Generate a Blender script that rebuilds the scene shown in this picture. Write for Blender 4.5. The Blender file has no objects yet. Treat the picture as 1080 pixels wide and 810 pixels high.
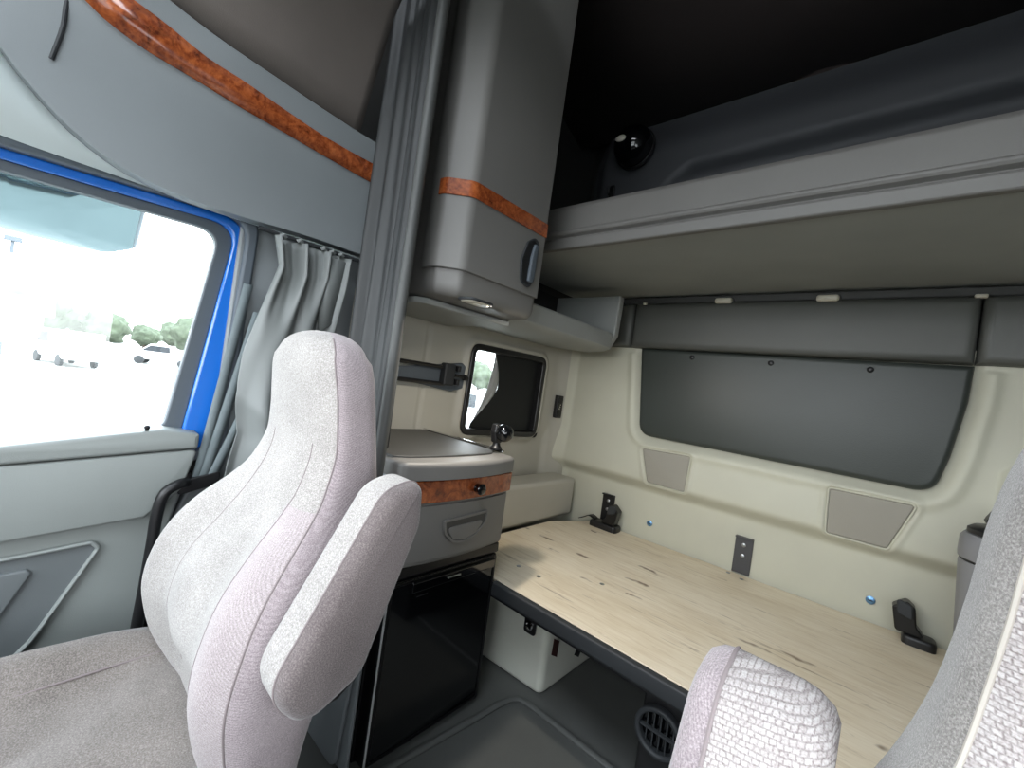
import bpy, bmesh, math, random
from mathutils import Vector, Matrix
random.seed(7)
C = bpy.context.scene.collection
PI = math.pi

# ------------------------------------------------------------------ camera model (1080 x 810)
YAW, PITCH, ROLL, FPX = [math.radians(v) for v in (41.55, .05, 8.03)] + [444.6]
EYE = Vector((0, 0, 1.08))
fwd = Vector((-math.sin(YAW)*math.cos(PITCH), math.cos(YAW)*math.cos(PITCH), math.sin(PITCH)))
rgt = Vector((math.cos(YAW), math.sin(YAW), 0))
upv = rgt.cross(fwd)
cr = rgt*math.cos(ROLL) + upv*math.sin(ROLL)
cu = -rgt*math.sin(ROLL) + upv*math.cos(ROLL)
def sight(px, py): return cr*((px-540)/FPX) - cu*((py-405)/FPX) + fwd
def atx(px, py, X): d = sight(px, py); return EYE + d*((X-EYE.x)/d.x)   # measured points: where a line of sight meets a known wall plane
def aty(px, py, Y): d = sight(px, py); return EYE + d*((Y-EYE.y)/d.y)
def atz(px, py, Z): d = sight(px, py); return EYE + d*((Z-EYE.z)/d.z)

cam = bpy.data.cameras.new('camera'); cam.sensor_width = 36; cam.lens = FPX/1080*36; cam.clip_start = .02; cam.clip_end = 800
co = bpy.data.objects.new('camera', cam); C.objects.link(co)
co.matrix_world = Matrix(((cr.x, cu.x, -fwd.x, EYE.x), (cr.y, cu.y, -fwd.y, EYE.y), (cr.z, cu.z, -fwd.z, EYE.z), (0, 0, 0, 1)))
bpy.context.scene.camera = co

# ------------------------------------------------------------------ materials
def lin(c): return tuple(((v/12.92) if v <= .04045 else ((v+.055)/1.055)**2.4) for v in c)
MATS = {}
class NT:
    def __init__(s, name):
        s.m = bpy.data.materials.new(name); s.m.use_nodes = True; s.t = s.m.node_tree; s.n = s.t.nodes
        s.b = s.n['Principled BSDF']; MATS[name] = s.m
    def new(s, t, **kw):
        q = s.n.new(t)
        for k, v in kw.items():
            if hasattr(q, k): setattr(q, k, v)
            else: q.inputs[k].default_value = v
        return q
    def link(s, a, b): s.t.links.new(a, b)
    def coord(s, scale=(1, 1, 1), rot=(0, 0, 0)):
        tc = s.new('ShaderNodeTexCoord'); mp = s.new('ShaderNodeMapping')
        mp.inputs['Scale'].default_value = scale; mp.inputs['Rotation'].default_value = rot
        s.link(tc.outputs['Object'], mp.inputs['Vector']); return mp.outputs[0]
    def noise(s, vec, scale, detail=2, rough=.5, dist=0):
        q = s.new('ShaderNodeTexNoise'); q.inputs['Scale'].default_value = scale; q.inputs['Detail'].default_value = detail
        q.inputs['Roughness'].default_value = rough; q.inputs['Distortion'].default_value = dist
        s.link(vec, q.inputs['Vector']); return q.outputs['Fac']
    def ramp(s, fac, stops):
        r = s.new('ShaderNodeValToRGB'); e = r.color_ramp.elements
        while len(e) < len(stops): e.new(.5)
        for k, (p, c) in enumerate(stops): e[k].position = p; e[k].color = (*c[:3], 1)
        s.link(fac, r.inputs[0]); return r.outputs[0]
    def mix(s, fac, a, b, mode='MIX'):
        q = s.new('ShaderNodeMix', data_type='RGBA', blend_type=mode)
        for v, i in ((fac, 0), (a, 6), (b, 7)):
            if isinstance(v, (int, float)): q.inputs[i].default_value = v
            elif isinstance(v, tuple): q.inputs[i].default_value = (*v[:3], 1)
            else: s.link(v, q.inputs[i])
        return q.outputs[2]
    def bump(s, h, strength=.2, dist=.002):
        q = s.new('ShaderNodeBump'); q.inputs['Strength'].default_value = strength; q.inputs['Distance'].default_value = dist
        s.link(h, q.inputs['Height']); s.link(q.outputs[0], s.b.inputs['Normal'])
    def col(s, c):
        if isinstance(c, tuple): s.b.inputs['Base Color'].default_value = (*c, 1)
        else: s.link(c, s.b.inputs['Base Color'])
def plain(name, rgb, rough=.5, metal=0, grain=0, gs=600, vary=0, coat=0, spec=.5):
    q = NT(name); c = lin(rgb); q.b.inputs['Roughness'].default_value = rough; q.b.inputs['Metallic'].default_value = metal
    q.b.inputs['Coat Weight'].default_value = coat; q.b.inputs['Specular IOR Level'].default_value = spec
    if vary:
        f = q.noise(q.coord(), 4, 4); q.col(q.ramp(f, [(.3, tuple(v*(1-vary) for v in c)), (.7, tuple(min(1, v*(1+vary)) for v in c))]))
    else: q.col(c)
    if grain: q.bump(q.noise(q.coord(), gs, 2), grain, .0008)
    return q.m
plain('beige_plastic', (.755, .75, .685), .55, grain=.25, vary=.04)
plain('beige_wall', (.72, .71, .69), .6, grain=.25, vary=.03)
plain('beige_cloth', (.60, .585, .545), .85, grain=.5, gs=900)
plain('grey_plastic', (.455, .447, .435), .5, grain=.3, vary=.04)
plain('cab_grey', (.50, .52, .53), .5, grain=.3, vary=.04)
plain('door_grey', (.53, .55, .54), .5, grain=.35, vary=.04)
plain('door_dark', (.40, .42, .425), .55, grain=.4, vary=.05)
plain('bunk_grey', (.62, .63, .62), .6, grain=.3, vary=.06)
plain('dark_trim', (.26, .26, .255), .5, grain=.3)
plain('vinyl', (.205, .225, .21), .42, grain=.45, gs=350, vary=.05)
plain('vinyl_band', (.32, .325, .31), .48, grain=.45, gs=350, vary=.05)
plain('hem_grey', (.29, .295, .29), .55)
plain('cab_window_lit', (.86, .90, .90), .6, grain=.2)  # much paler than the cab plastic: glow of the door window put into the colour
plain('curtain_vinyl', (.205, .212, .215), .55, grain=.15)
plain('window_curtain', (.47, .485, .48), .5, grain=.15)
plain('black_plastic', (.10, .10, .105), .4)
plain('black_gloss', (.03, .035, .045), .12, coat=.6)
plain('black_side', (.05, .05, .055), .35)
plain('rubber', (.17, .18, .19), .6)
plain('floor_rubber', (.35, .355, .345), .5, grain=.5, gs=250, vary=.12)
plain('window_rubber', (.31, .34, .365), .55)
plain('beige_side', (.70, .69, .65), .55, grain=.25, vary=.04)
plain('seal_grey', (.33, .36, .39), .55)
plain('blue_paint', (.10, .42, .80), .25, coat=.8)
plain('chrome', (.85, .85, .85), .15, 1)
plain('steel', (.66, .67, .68), .35, 1)
plain('trim_silver', (.80, .80, .80), .45, .3)
plain('bracket_metal', (.33, .33, .34), .45, .6)
plain('screw_blue', (.45, .62, .78), .3, .8)
plain('white_lens', (.86, .84, .78), .35)
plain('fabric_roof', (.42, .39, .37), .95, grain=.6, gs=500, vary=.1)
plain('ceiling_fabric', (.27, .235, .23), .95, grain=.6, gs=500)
plain('box_grey', (.86, .86, .81), .75, grain=.5, gs=120, vary=.05)
plain('upper_shell', (.26, .265, .28), .6, grain=.3)
plain('film_silver', (.72, .73, .74), .35, .2)
plain('shade_black', (.07, .08, .085), .6)
plain('bin_grey', (.53, .53, .54), .45, grain=.2)
plain('mirror', (.47, .545, .565), .08, 1)
plain('mirror_frame', (.62, .68, .72), .4)
plain('concrete', (.60, .60, .585), .9, vary=.05)
plain('shed_wall', (.80, .80, .79), .7)
plain('shed_roof', (.55, .52, .52), .7)
plain('leaf', (.31, .345, .28), .9, vary=.3)
plain('bark', (.30, .26, .22), .9)
plain('car_white', (.85, .85, .85), .4)
plain('car_glass', (.15, .17, .19), .2)
plain('web', (.42, .46, .47), .7, grain=.5, gs=900)
plain('slot_red', (.22, .10, .09), .7)

def wood_burl(name):
    q = NT(name); v = q.coord((1, 1, 1))
    n1 = q.noise(v, 22, 6, .65, 1.6); n2 = q.noise(v, 90, 3, .6, .5)
    c = q.ramp(n1, [(.28, lin((.22, .07, .03))), (.45, lin((.50, .22, .10))), (.58, lin((.66, .34, .17))), (.75, lin((.78, .46, .26)))])
    q.col(q.mix(.28, c, q.ramp(n2, [(.35, lin((.28, .10, .05))), (.6, lin((.74, .42, .24)))])))
    q.b.inputs['Roughness'].default_value = .22; q.b.inputs['Coat Weight'].default_value = .5
wood_burl('burl')

def fabric(name, c1, c2, c3, ns=420, rib=None, ribscale=260, bump=.5, stretch=(1, 1, 1)):
    q = NT(name); v = q.coord(stretch, (.5, 0, .4) if stretch[1] != 1 else (0, 0, 0))
    n = q.noise(v, ns, 3, .7); big = q.noise(v, 9, 4, .6)
    c = q.ramp(n, [(.34, lin(c1)), (.5, lin(c2)), (.66, lin(c3))])
    c = q.mix(.25, c, q.ramp(big, [(.3, lin(c1)), (.7, lin(c3))]))
    h = n
    if rib:
        w = q.new('ShaderNodeTexWave', wave_type='BANDS', bands_direction=rib[0]); w.inputs['Scale'].default_value = ribscale
        w.inputs['Distortion'].default_value = 1.5; w.inputs['Detail'].default_value = 1
        q.link(q.coord((1, 1, 1), rib[1]), w.inputs['Vector'])
        c = q.mix(.15, c, q.ramp(w.outputs['Fac'], [(.25, lin(c1)), (.75, lin(c3))])); h = n
    q.col(c); q.b.inputs['Roughness'].default_value = .95; q.b.inputs['Specular IOR Level'].default_value = .15
    q.b.inputs['Sheen Weight'].default_value = .3
    q.bump(h, bump, .0015)
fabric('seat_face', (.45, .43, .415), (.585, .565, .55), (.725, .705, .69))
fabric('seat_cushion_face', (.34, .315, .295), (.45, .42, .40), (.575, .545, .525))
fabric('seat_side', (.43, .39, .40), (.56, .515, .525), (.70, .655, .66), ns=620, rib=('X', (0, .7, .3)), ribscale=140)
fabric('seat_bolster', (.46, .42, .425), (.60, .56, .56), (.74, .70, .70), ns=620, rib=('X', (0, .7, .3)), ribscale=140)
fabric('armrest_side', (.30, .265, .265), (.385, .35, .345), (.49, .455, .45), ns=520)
fabric('fuzzy_side', (.34, .325, .31), (.47, .455, .44), (.62, .60, .585), ns=750)
def woven(name, gap, ca, cb, cw, ch, rot):
    q = NT(name); v = q.coord((1, 1, 1), rot)
    b = q.new('ShaderNodeTexBrick'); b.offset = .5
    b.inputs['Scale'].default_value = 1; b.inputs['Brick Width'].default_value = cw; b.inputs['Row Height'].default_value = ch
    b.inputs['Mortar Size'].default_value = .0008; b.inputs['Mortar Smooth'].default_value = 1.0
    b.inputs['Color1'].default_value = (*lin(ca), 1); b.inputs['Color2'].default_value = (*lin(cb), 1); b.inputs['Mortar'].default_value = (*lin(gap), 1)
    nd = q.new('ShaderNodeTexNoise'); nd.inputs['Scale'].default_value = 160; q.link(v, nd.inputs['Vector'])
    ma = q.new('ShaderNodeVectorMath', operation='MULTIPLY_ADD'); ma.inputs[1].default_value = (.0014, .0014, .0014)
    q.link(nd.outputs['Color'], ma.inputs[0]); q.link(v, ma.inputs[2]); q.link(ma.outputs[0], b.inputs['Vector'])
    n = q.noise(q.coord(), 700, 2)
    q.col(q.mix(.45, b.outputs['Color'], q.ramp(n, [(.3, lin(gap)), (.6, lin(cb))])))
    inv = q.new('ShaderNodeMath', operation='SUBTRACT'); inv.inputs[0].default_value = 1; q.link(b.outputs['Fac'], inv.inputs[1])
    q.bump(inv.outputs[0], .35, .0015); q.b.inputs['Roughness'].default_value = .95; q.b.inputs['Specular IOR Level'].default_value = .15
woven('woven_face', (.46, .42, .415), (.62, .59, .58), (.71, .69, .68), .0042, .0031, (PI/2, 0, .12))

def plywood(name):
    q = NT(name); v = q.coord((1.2, 16, 16), (0, 0, .06))
    g = q.noise(v, 5, 6, .62, .9); big = q.noise(q.coord((1, 2.5, 1)), 4, 3)
    c = q.ramp(g, [(.25, lin((.78, .70, .59))), (.45, lin((.87, .81, .71))), (.6, lin((.91, .86, .77))), (.78, lin((.83, .76, .65)))])
    c = q.mix(.35, c, q.ramp(big, [(.35, lin((.81, .745, .63))), (.65, lin((.93, .89, .81)))]))
    vo = q.new('ShaderNodeTexVoronoi', feature='F1'); vo.inputs['Scale'].default_value = 9; vo.inputs['Randomness'].default_value = 1
    wob = q.new('ShaderNodeTexNoise'); wob.inputs['Scale'].default_value = 14; q.link(q.coord(), wob.inputs['Vector'])
    ad = q.new('ShaderNodeVectorMath', operation='MULTIPLY_ADD'); ad.inputs[1].default_value = (.10, .05, 0); q.link(wob.outputs['Color'], ad.inputs[0]); q.link(q.coord((.55, 1.5, 0.01), (0, 0, .12)), ad.inputs[2])
    q.link(ad.outputs[0], vo.inputs['Vector'])
    k = q.ramp(vo.outputs['Distance'], [(.0, (1, 1, 1)), (.08, (.8, .8, .8)), (.17, (0, 0, 0))])
    pick = q.ramp(vo.outputs['Color'], [(.27, (0, 0, 0)), (.31, (1, 1, 1))])
    f = q.mix(1.0, k, pick, 'MULTIPLY')
    c = q.mix(f, c, lin((.40, .31, .22)))
    st = q.noise(q.coord((1.5, 22, 1), (0, 0, .06)), 3, 5, .7, .5)
    c = q.mix(q.ramp(st, [(.59, (0, 0, 0)), (.72, (.65, .65, .65))]), c, lin((.47, .38, .28)))
    fl = q.noise(q.coord((5, 22, 1), (0, 0, .2)), 4, 3, .6)
    c = q.mix(q.ramp(fl, [(.66, (0, 0, 0)), (.73, (.7, .7, .7))]), c, lin((.93, .89, .82)))
    q.col(c); q.b.inputs['Roughness'].default_value = .55
    q.bump(g, .15, .001)
plywood('plywood')

def glass(name, tint=(1, 1, 1), refl=.06):
    q = NT(name); q.n.remove(q.b); out = q.n['Material Output']
    t = q.new('ShaderNodeBsdfTransparent'); t.inputs[0].default_value = (*tint, 1)
    g = q.new('ShaderNodeBsdfGlossy'); g.inputs['Roughness'].default_value = .02
    m = q.new('ShaderNodeMixShader'); m.inputs[0].default_value = refl
    q.link(t.outputs[0], m.inputs[1]); q.link(g.outputs[0], m.inputs[2]); q.link(m.outputs[0], out.inputs['Surface'])
glass('window_glass', (.97, .99, .99), .04)

# ------------------------------------------------------------------ mesh helpers
def obj(name, bm, mat, parent=None, smooth=True, angle=40, bevel=0, bseg=2, subsurf=0, solid=0):
    bmesh.ops.recalc_face_normals(bm, faces=bm.faces)
    me = bpy.data.meshes.new(name); bm.to_mesh(me); bm.free()
    for m in (mat if isinstance(mat, (list, tuple)) else [mat]): me.materials.append(MATS[m])
    o = bpy.data.objects.new(name, me); C.objects.link(o)
    if parent: o.parent = parent; o.matrix_parent_inverse = parent.matrix_world.inverted()
    if smooth:
        me.shade_smooth() if hasattr(me, 'shade_smooth') else None
        me.set_sharp_from_angle(angle=math.radians(angle))
    if solid: s = o.modifiers.new('s', 'SOLIDIFY'); s.thickness = solid; s.offset = 0
    if bevel:
        b = o.modifiers.new('b', 'BEVEL'); b.width = bevel; b.segments = bseg; b.limit_method = 'ANGLE'; b.angle_limit = math.radians(35); b.harden_normals = False
        for p in me.polygons: p.use_smooth = True
        w = o.modifiers.new('w', 'WEIGHTED_NORMAL'); w.keep_sharp = True
    if subsurf: s = o.modifiers.new('d', 'SUBSURF'); s.levels = s.render_levels = subsurf
    return o
def thing(name, label, cat, loc=(0, 0, 0), group=None):
    o = bpy.data.objects.new(name, None); C.objects.link(o); o.location = loc; o.empty_display_size = .05
    o.matrix_world = Matrix.Translation(Vector(loc))
    o['label'] = label; o['category'] = cat
    if group: o['group'] = group
    return o
def tag(o, label, cat, group=None):
    o['label'] = label; o['category'] = cat
    if group: o['group'] = group
    return o
def struct(o): o['kind'] = 'structure'; return o

def box(x0, x1, y0, y1, z0, z1, bm=None):
    bm = bm or bmesh.new()
    v = [bm.verts.new((x, y, z)) for x in (x0, x1) for y in (y0, y1) for z in (z0, z1)]
    for f in ((0, 1, 3, 2), (4, 6, 7, 5), (0, 4, 5, 1), (2, 3, 7, 6), (0, 2, 6, 4), (1, 5, 7, 3)): bm.faces.new([v[i] for i in f])
    return bm
def rpoly(pts, r, seg=5):
    """rounded polygon in 2-D; r a number or one radius per corner"""
    n = len(pts); out = []
    for i in range(n):
        p, a, b = Vector(pts[i]), Vector(pts[i-1]), Vector(pts[(i+1) % n])
        rr = r[i] if isinstance(r, (list, tuple)) else r
        if rr <= 0: out.append(p.copy()); continue
        da, db = (a-p), (b-p); la, lb = da.length, db.length; da.normalize(); db.normalize()
        ang = math.acos(max(-1, min(1, da.dot(db)))); t = min(rr/math.tan(ang/2), la*.48, lb*.48)
        s, e = p+da*t, p+db*t
        for k in range(seg+1):
            u = k/seg; out.append(s*(1-u)**2 + p*2*u*(1-u) + e*u*u)
    return out
def slab(pts, to3, w0, w1, bm=None):
    """extrude a 2-D outline between the depths w0 and w1"""
    bm = bm or bmesh.new()
    a = [bm.verts.new(to3(p[0], p[1], w0)) for p in pts]; b = [bm.verts.new(to3(p[0], p[1], w1)) for p in pts]
    bm.faces.new(a); bm.faces.new(b[::-1]); n = len(pts)
    for i in range(n): bm.faces.new((a[i], a[(i+1) % n], b[(i+1) % n], b[i]))
    return bm
def offset(pts, d):
    """move a closed outline inward by d (outline anticlockwise or clockwise)"""
    n = len(pts); A = sum(pts[i][0]*pts[(i+1) % n][1]-pts[(i+1) % n][0]*pts[i][1] for i in range(n)); s = 1 if A > 0 else -1
    out = []
    for i in range(n):
        a, p, b = Vector(pts[i-1]), Vector(pts[i]), Vector(pts[(i+1) % n])
        e1, e2 = (p-a), (b-p)
        if e1.length < 1e-9: e1 = e2
        if e2.length < 1e-9: e2 = e1
        n1 = Vector((-e1.y, e1.x)).normalized(); n2 = Vector((-e2.y, e2.x)).normalized(); m = n1+n2
        if m.length < 1e-6: m = n1
        m.normalize(); out.append(p + m*(s*d/max(.4, m.dot(n1))))
    return out
def pad(pts, to3, w0, w1, r, seg=4, crown=0, bm=None):
    """cushioned slab: back outline at w0, edge rounded with radius r up to w1"""
    bm = bm or bmesh.new(); loops = [(pts, w0)]
    for k in range(seg+1):
        t = k/seg*PI/2; loops.append((offset(pts, r*(1-math.cos(t))) if k else pts, w1 - (1 if w1 > w0 else -1)*r*(1-math.sin(t))))
    vs = [[bm.verts.new(to3(p[0], p[1], w)) for p in L] for L, w in loops]
    bm.faces.new(vs[0])
    for A, B in zip(vs, vs[1:]):
        for i in range(len(A)): bm.faces.new((A[i], A[(i+1) % len(A)], B[(i+1) % len(A)], B[i]))
    bm.faces.new(vs[-1][::-1]); return bm
def frame(outer, inner, to3, w0, w1):
    """ring between two outlines of the same point count"""
    bm = bmesh.new(); n = len(outer)
    L = [[bm.verts.new(to3(p[0], p[1], w)) for p in P] for P, w in ((outer, w0), (outer, w1), (inner, w1), (inner, w0))]
    for j in range(4):
        A, B = L[j], L[(j+1) % 4]
        for i in range(n): bm.faces.new((A[i], A[(i+1) % n], B[(i+1) % n], B[i]))
    return bm
def tube(path, r, n=10, bm=None, flat=1.0):
    bm = bm or bmesh.new(); path = [Vector(p) for p in path]; rings = []; prev = None
    for i, p in enumerate(path):
        t = (path[min(i+1, len(path)-1)]-path[max(i-1, 0)]).normalized()
        u = prev if prev is not None else (Vector((0, 0, 1)) if abs(t.z) < .9 else Vector((1, 0, 0)))
        u = (u-t*u.dot(t)).normalized(); prev = u; w = t.cross(u)
        rr = r[i] if isinstance(r, (list, tuple)) else r
        rings.append([bm.verts.new(p+u*math.cos(2*PI*k/n)*rr+w*math.sin(2*PI*k/n)*rr*flat) for k in range(n)])
    for A, B in zip(rings, rings[1:]):
        for k in range(n): bm.faces.new((A[k], A[(k+1) % n], B[(k+1) % n], B[k]))
    bm.faces.new(rings[0][::-1]); bm.faces.new(rings[-1]); return bm
def smoothpath(pts, per=6):
    pts = [Vector(p) for p in pts]; out = []
    for i in range(len(pts)-1):
        p0, p1, p2, p3 = pts[max(i-1, 0)], pts[i], pts[i+1], pts[min(i+2, len(pts)-1)]
        for k in range(per):
            t = k/per; out.append(.5*((2*p1)+(p2-p0)*t+(2*p0-5*p1+4*p2-p3)*t*t+(3*p1-p0-3*p2+p3)*t**3))
    return out+[pts[-1]]
def lathe(prof, to3, n=28, bm=None):
    bm = bm or bmesh.new(); rings = []
    for r, w in prof: rings.append([bm.verts.new(to3(r*math.cos(2*PI*k/n), r*math.sin(2*PI*k/n), w)) for k in range(n)])
    for A, B in zip(rings, rings[1:]):
        for k in range(n): bm.faces.new((A[k], A[(k+1) % n], B[(k+1) % n], B[k]))
    bm.faces.new(rings[0][::-1]); bm.faces.new(rings[-1]); return bm
def sheet(rows, bm=None):
    bm = bm or bmesh.new(); V = [[bm.verts.new(p) for p in R] for R in rows]
    for A, B in zip(V, V[1:]):
        for k in range(len(A)-1): bm.faces.new((A[k], A[k+1], B[k+1], B[k]))
    return bm
def interp(tab, z):
    """smooth table look-up: tab = [(z, v1, v2, ...), ...] rising in z"""
    if z <= tab[0][0]: return tab[0][1:]
    for a, b in zip(tab, tab[1:]):
        if z <= b[0]:
            t = (z-a[0])/(b[0]-a[0]); return tuple(p*(1-t)+q*t for p, q in zip(a[1:], b[1:]))
    return tab[-1][1:]
def sstep(a, b, x): t = max(0, min(1, (x-a)/(b-a))); return t*t*(3-2*t)
def sdpoly(p, poly):
    """signed distance to a closed outline, negative inside"""
    x, y = p; d = 1e9; ins = False; n = len(poly)
    for i in range(n):
        ax, ay = poly[i-1][0], poly[i-1][1]; bx, by = poly[i][0], poly[i][1]
        ex, ey = bx-ax, by-ay; L = ex*ex+ey*ey or 1e-12
        t = max(0, min(1, ((x-ax)*ex+(y-ay)*ey)/L)); dx, dy = x-ax-t*ex, y-ay-t*ey; d = min(d, dx*dx+dy*dy)
        if (ay > y) != (by > y) and x < ex*(y-ay)/(by-ay)+ax: ins = not ins
    return -math.sqrt(d) if ins else math.sqrt(d)
XZ = lambda y0, s=-1: (lambda u, v, w: (u, y0+s*w, v))     # outline in x,z; depth w towards the cab (-y)
YZ = lambda x0, s=1: (lambda u, v, w: (x0+s*w, u, v))      # outline in y,z; depth w towards the middle (+x)
XY = lambda z0, s=1: (lambda u, v, w: (u, v, z0+s*w))
def circ(cx, cy, r, n=20): return [(cx+r*math.cos(2*PI*k/n), cy+r*math.sin(2*PI*k/n)) for k in range(n)]
def rect(x0, x1, y0, y1): return [(x0, y0), (x1, y0), (x1, y1), (x0, y1)]
def yz(pts, X, yl=-.74): return [(yl if a <= -330 else q.y, q.z) for a, q in ((a, atx(a, b, X)) for a, b in pts)]   # points ahead of the photo's edge run on to the front of the door
def xz(pts, Y): return [(q.x, q.z) for q in (aty(a, b, Y) for a, b in pts)]

XL, YR = -1.375, 2.05      # sleeper side wall and rear wall
# ================================================================== SETTING
# floor: rubber covered, with the raised rim of the mat
struct(obj('floor', box(-1.46, .80, -1.15, 2.12, -.05, 0), 'floor_rubber'))
rim = smoothpath([(-.90, .70, .004), (-.872, 1.03, .004), (-.862, 1.15, .004), (-.845, 1.20, .004), (-.80, 1.218, .004), (-.63, 1.222, .004), (-.3, 1.222, .004), (.1, 1.222, .004)], 5)
struct(obj('trim_1', tube(rim, .008, 10, flat=1.5), 'floor_rubber'))
# rear wall: moulded panel as one relief surface
pad_out = rpoly(xz([(676, 367), (673, 458), (985, 521), (1003, 482), (1022, 425), (1029, 386)], 2.0), [0, .07, .07, .05, .05, 0], 8)
spk1 = rpoly(xz([(677, 472), (729, 481), (722, 520), (682, 509)], 2.0), .012, 4)
spk2 = rpoly(xz([(874, 514), (968, 533), (936, 580), (870, 562)], 2.0), .014, 4)
pocket = rpoly([(.292, .70), (.40, .70), (.40, 1.03), (.295, 1.03)], .02, 4)
def rear_y(x, z):
    y = 2.05 - .055*sstep(.645, .715, z)
    if z > .715: y += .018*sstep(.72, .93, z)
    d = sdpoly((x, z), pad_out)
    y += .020*sstep(.030, -.004, d) - .012*math.exp(-((d-.045)/.02)**2)*(z < 1.33)
    for s in (spk1, spk2):
        d = sdpoly((x, z), s); y += .012*sstep(.006, -.004, d) - .007*math.exp(-((d-.012)/.008)**2)
    d = sdpoly((x, z), pocket); y -= .022*sstep(.010, -.006, d)
    y -= .05*sstep(-1.30, -1.375, x)
    return y
nx, nz = 300, 150
struct(obj('wall_rear', sheet([[(XL+(.78-XL)*i/nx, rear_y(XL+(.78-XL)*i/nx, .30+1.10*j/nz), .30+1.10*j/nz) for i in range(nx+1)] for j in range(nz+1)]), 'beige_plastic', angle=70))
struct(obj('wall_rear', box(-1.46, .80, 2.12, 2.16, -.05, 2.75), 'dark_trim'))
# sleeper side wall with the window opening
win2 = rpoly([(1.243, .838), (1.772, .826), (1.780, 1.238), (1.252, 1.232)], .045, 6)
def side_x(y, z):
    x = XL
    d = sdpoly((y, z), win2); x += .020*math.exp(-((d-.018)/.016)**2)
    x -= .02*sstep(.90, .80, z)*sstep(1.30, 1.36, y)*sstep(1.92, 1.88, y)
    x -= .010*math.exp(-((y-1.02)/.006)**2)
    x += .045*sstep(1.90, 2.03, y)
    return x
bm = bmesh.new(); ny, nz = 150, 110; V = {}
ys = [.69+(2.05-.69)*i/ny for i in range(ny+1)]; zs = [.30+(1.33-.30)*j/nz for j in range(nz+1)]
for j, z in enumerate(zs):
    for i, y in enumerate(ys): V[i, j] = bm.verts.new((side_x(y, z), y, z))
for j in range(nz):
    for i in range(ny):
        if sdpoly(((ys[i]+ys[i+1])/2, (zs[j]+zs[j+1])/2), win2) > -.012: bm.faces.new((V[i, j], V[i+1, j], V[i+1, j+1], V[i, j+1]))
for v in [v for v in bm.verts if not v.link_faces]: bm.verts.remove(v)
struct(obj('wall_left', bm, 'beige_side', angle=70))
# ledge along the side wall above the bed
struct(obj('trim_2', box(XL+.001, -1.215, 1.10, 2.0, .424, .622), 'beige_side', bevel=.018, bseg=3))
# outer skin round the window openings and over the rest of the cab (keeps daylight to the windows)
bm = bmesh.new()
def skin(name, parts):
    b = bmesh.new()
    for p in parts: box(*p, bm=b)
    return struct(obj(name, b, 'dark_trim', smooth=False))
skin('wall_left', [(-1.50, -1.46, -1.15, -.62, -.05, 2.75), (-1.50, -1.46, -.62, .31, -.05, .79), (-1.50, -1.46, -.62, .31, 1.40, 2.75), (-1.50, -1.46, .31, 1.24, -.05, 2.75),
                   (-1.50, -1.46, 1.24, 1.79, -.05, .82), (-1.50, -1.46, 1.24, 1.79, 1.25, 2.75), (-1.50, -1.46, 1.79, 2.16, -.05, 2.75)])
skin('wall_right', [(.78, .82, -1.15, -.75, -.05, 2.75), (.78, .82, -.75, .30, -.05, .80), (.78, .82, -.75, .30, 1.42, 2.75), (.78, .82, .30, 2.16, -.05, 2.75)])
skin('wall_front', [(-1.5, .82, -1.19, -1.15, -.05, .88), (-1.5, .82, -1.19, -1.15, 1.54, 1.70), (-1.5, .82, -1.19, -1.15, 2.00, 2.75), (-1.5, -1.36, -1.19, -1.15, .88, 2.00), (.68, .82, -1.19, -1.15, .88, 2.00)])  # upper opening: unseen roof window, added to brighten the sleeper
bm = bmesh.new()
for q in ((-1.5, .82, -.10, 2.16), (-1.5, .82, -1.19, -1.0), (-1.5, -1.15, -1.0, -.10), (.50, .82, -1.0, -.10)): box(*q, 2.72, 2.76, bm=bm)   # roof with an unseen hatch opening, added to light the sleeper
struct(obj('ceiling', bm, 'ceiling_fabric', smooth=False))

# ---- passenger door: inner panel, sill, window, blue frame
door = struct(obj('door_1', slab(rpoly([(-.75, .05), (.215, .05), (.235, .35), (.30, .70), (.318, .800), (-.75, .735)], [0, .01, .05, .04, .02, 0], 4), YZ(-1.44), 0, .052), 'door_grey', bevel=.008))
def onyz(X): return YZ(X)
def kid(o): return o
# upper bulge of the door panel above the crease
pts = yz([(-330, 625), (0, 573), (152, 546), (192, 516), (209, 474), (0, 492), (-330, 513)], -1.36)
obj('upper_panel', pad(rpoly(pts, [0, 0, .008, .02, .012, 0, 0], 4), YZ(-1.388), .0, .030, .007), 'door_grey', door)
pts = yz([(-330, 512), (0, 491), (209, 473), (211, 458), (172, 453), (0, 471), (-330, 491)], -1.355)
obj('sill', pad(rpoly(pts, [0, 0, .008, .006, 0, 0, 0], 3), YZ(-1.44), 0, .087, .009), 'door_grey', door)
pts = yz([(-330, 640), (0, 588), (98, 569), (107, 576), (36, 674), (-60, 770), (-330, 790)], -1.385)
rp = rpoly(pts, [0, 0, .012, .015, .05, 0, 0], 5)
obj('pocket_panel', slab(offset(rp, .004), YZ(-1.388), 0, .004), 'door_dark', door)
obj('pocket_rim', frame(rp, offset(rp, .009), YZ(-1.388), 0, .014), 'door_grey', door, bevel=.004)
pts = yz([(-330, 650), (0, 606), (28, 600), (34, 604), (0, 650), (-40, 700), (-330, 740)], -1.38)
rp = rpoly(pts, [0, 0, .008, .01, .03, 0, 0], 4)
obj('pocket_insert', pad(rp, YZ(-1.384), 0, .010, .005), 'door_dark', door)
kp = atx(154, 459, -1.364)
lk = obj('lock_pin', lathe([(.011, 0), (.011, .003), (.0045, .004), (.0045, .022), (.006, .024), (.006, .028), (.003, .031)], lambda a, b, w: (kp.x+a, kp.y+b, kp.z-.006+w), 14), 'black_plastic', door)
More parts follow.
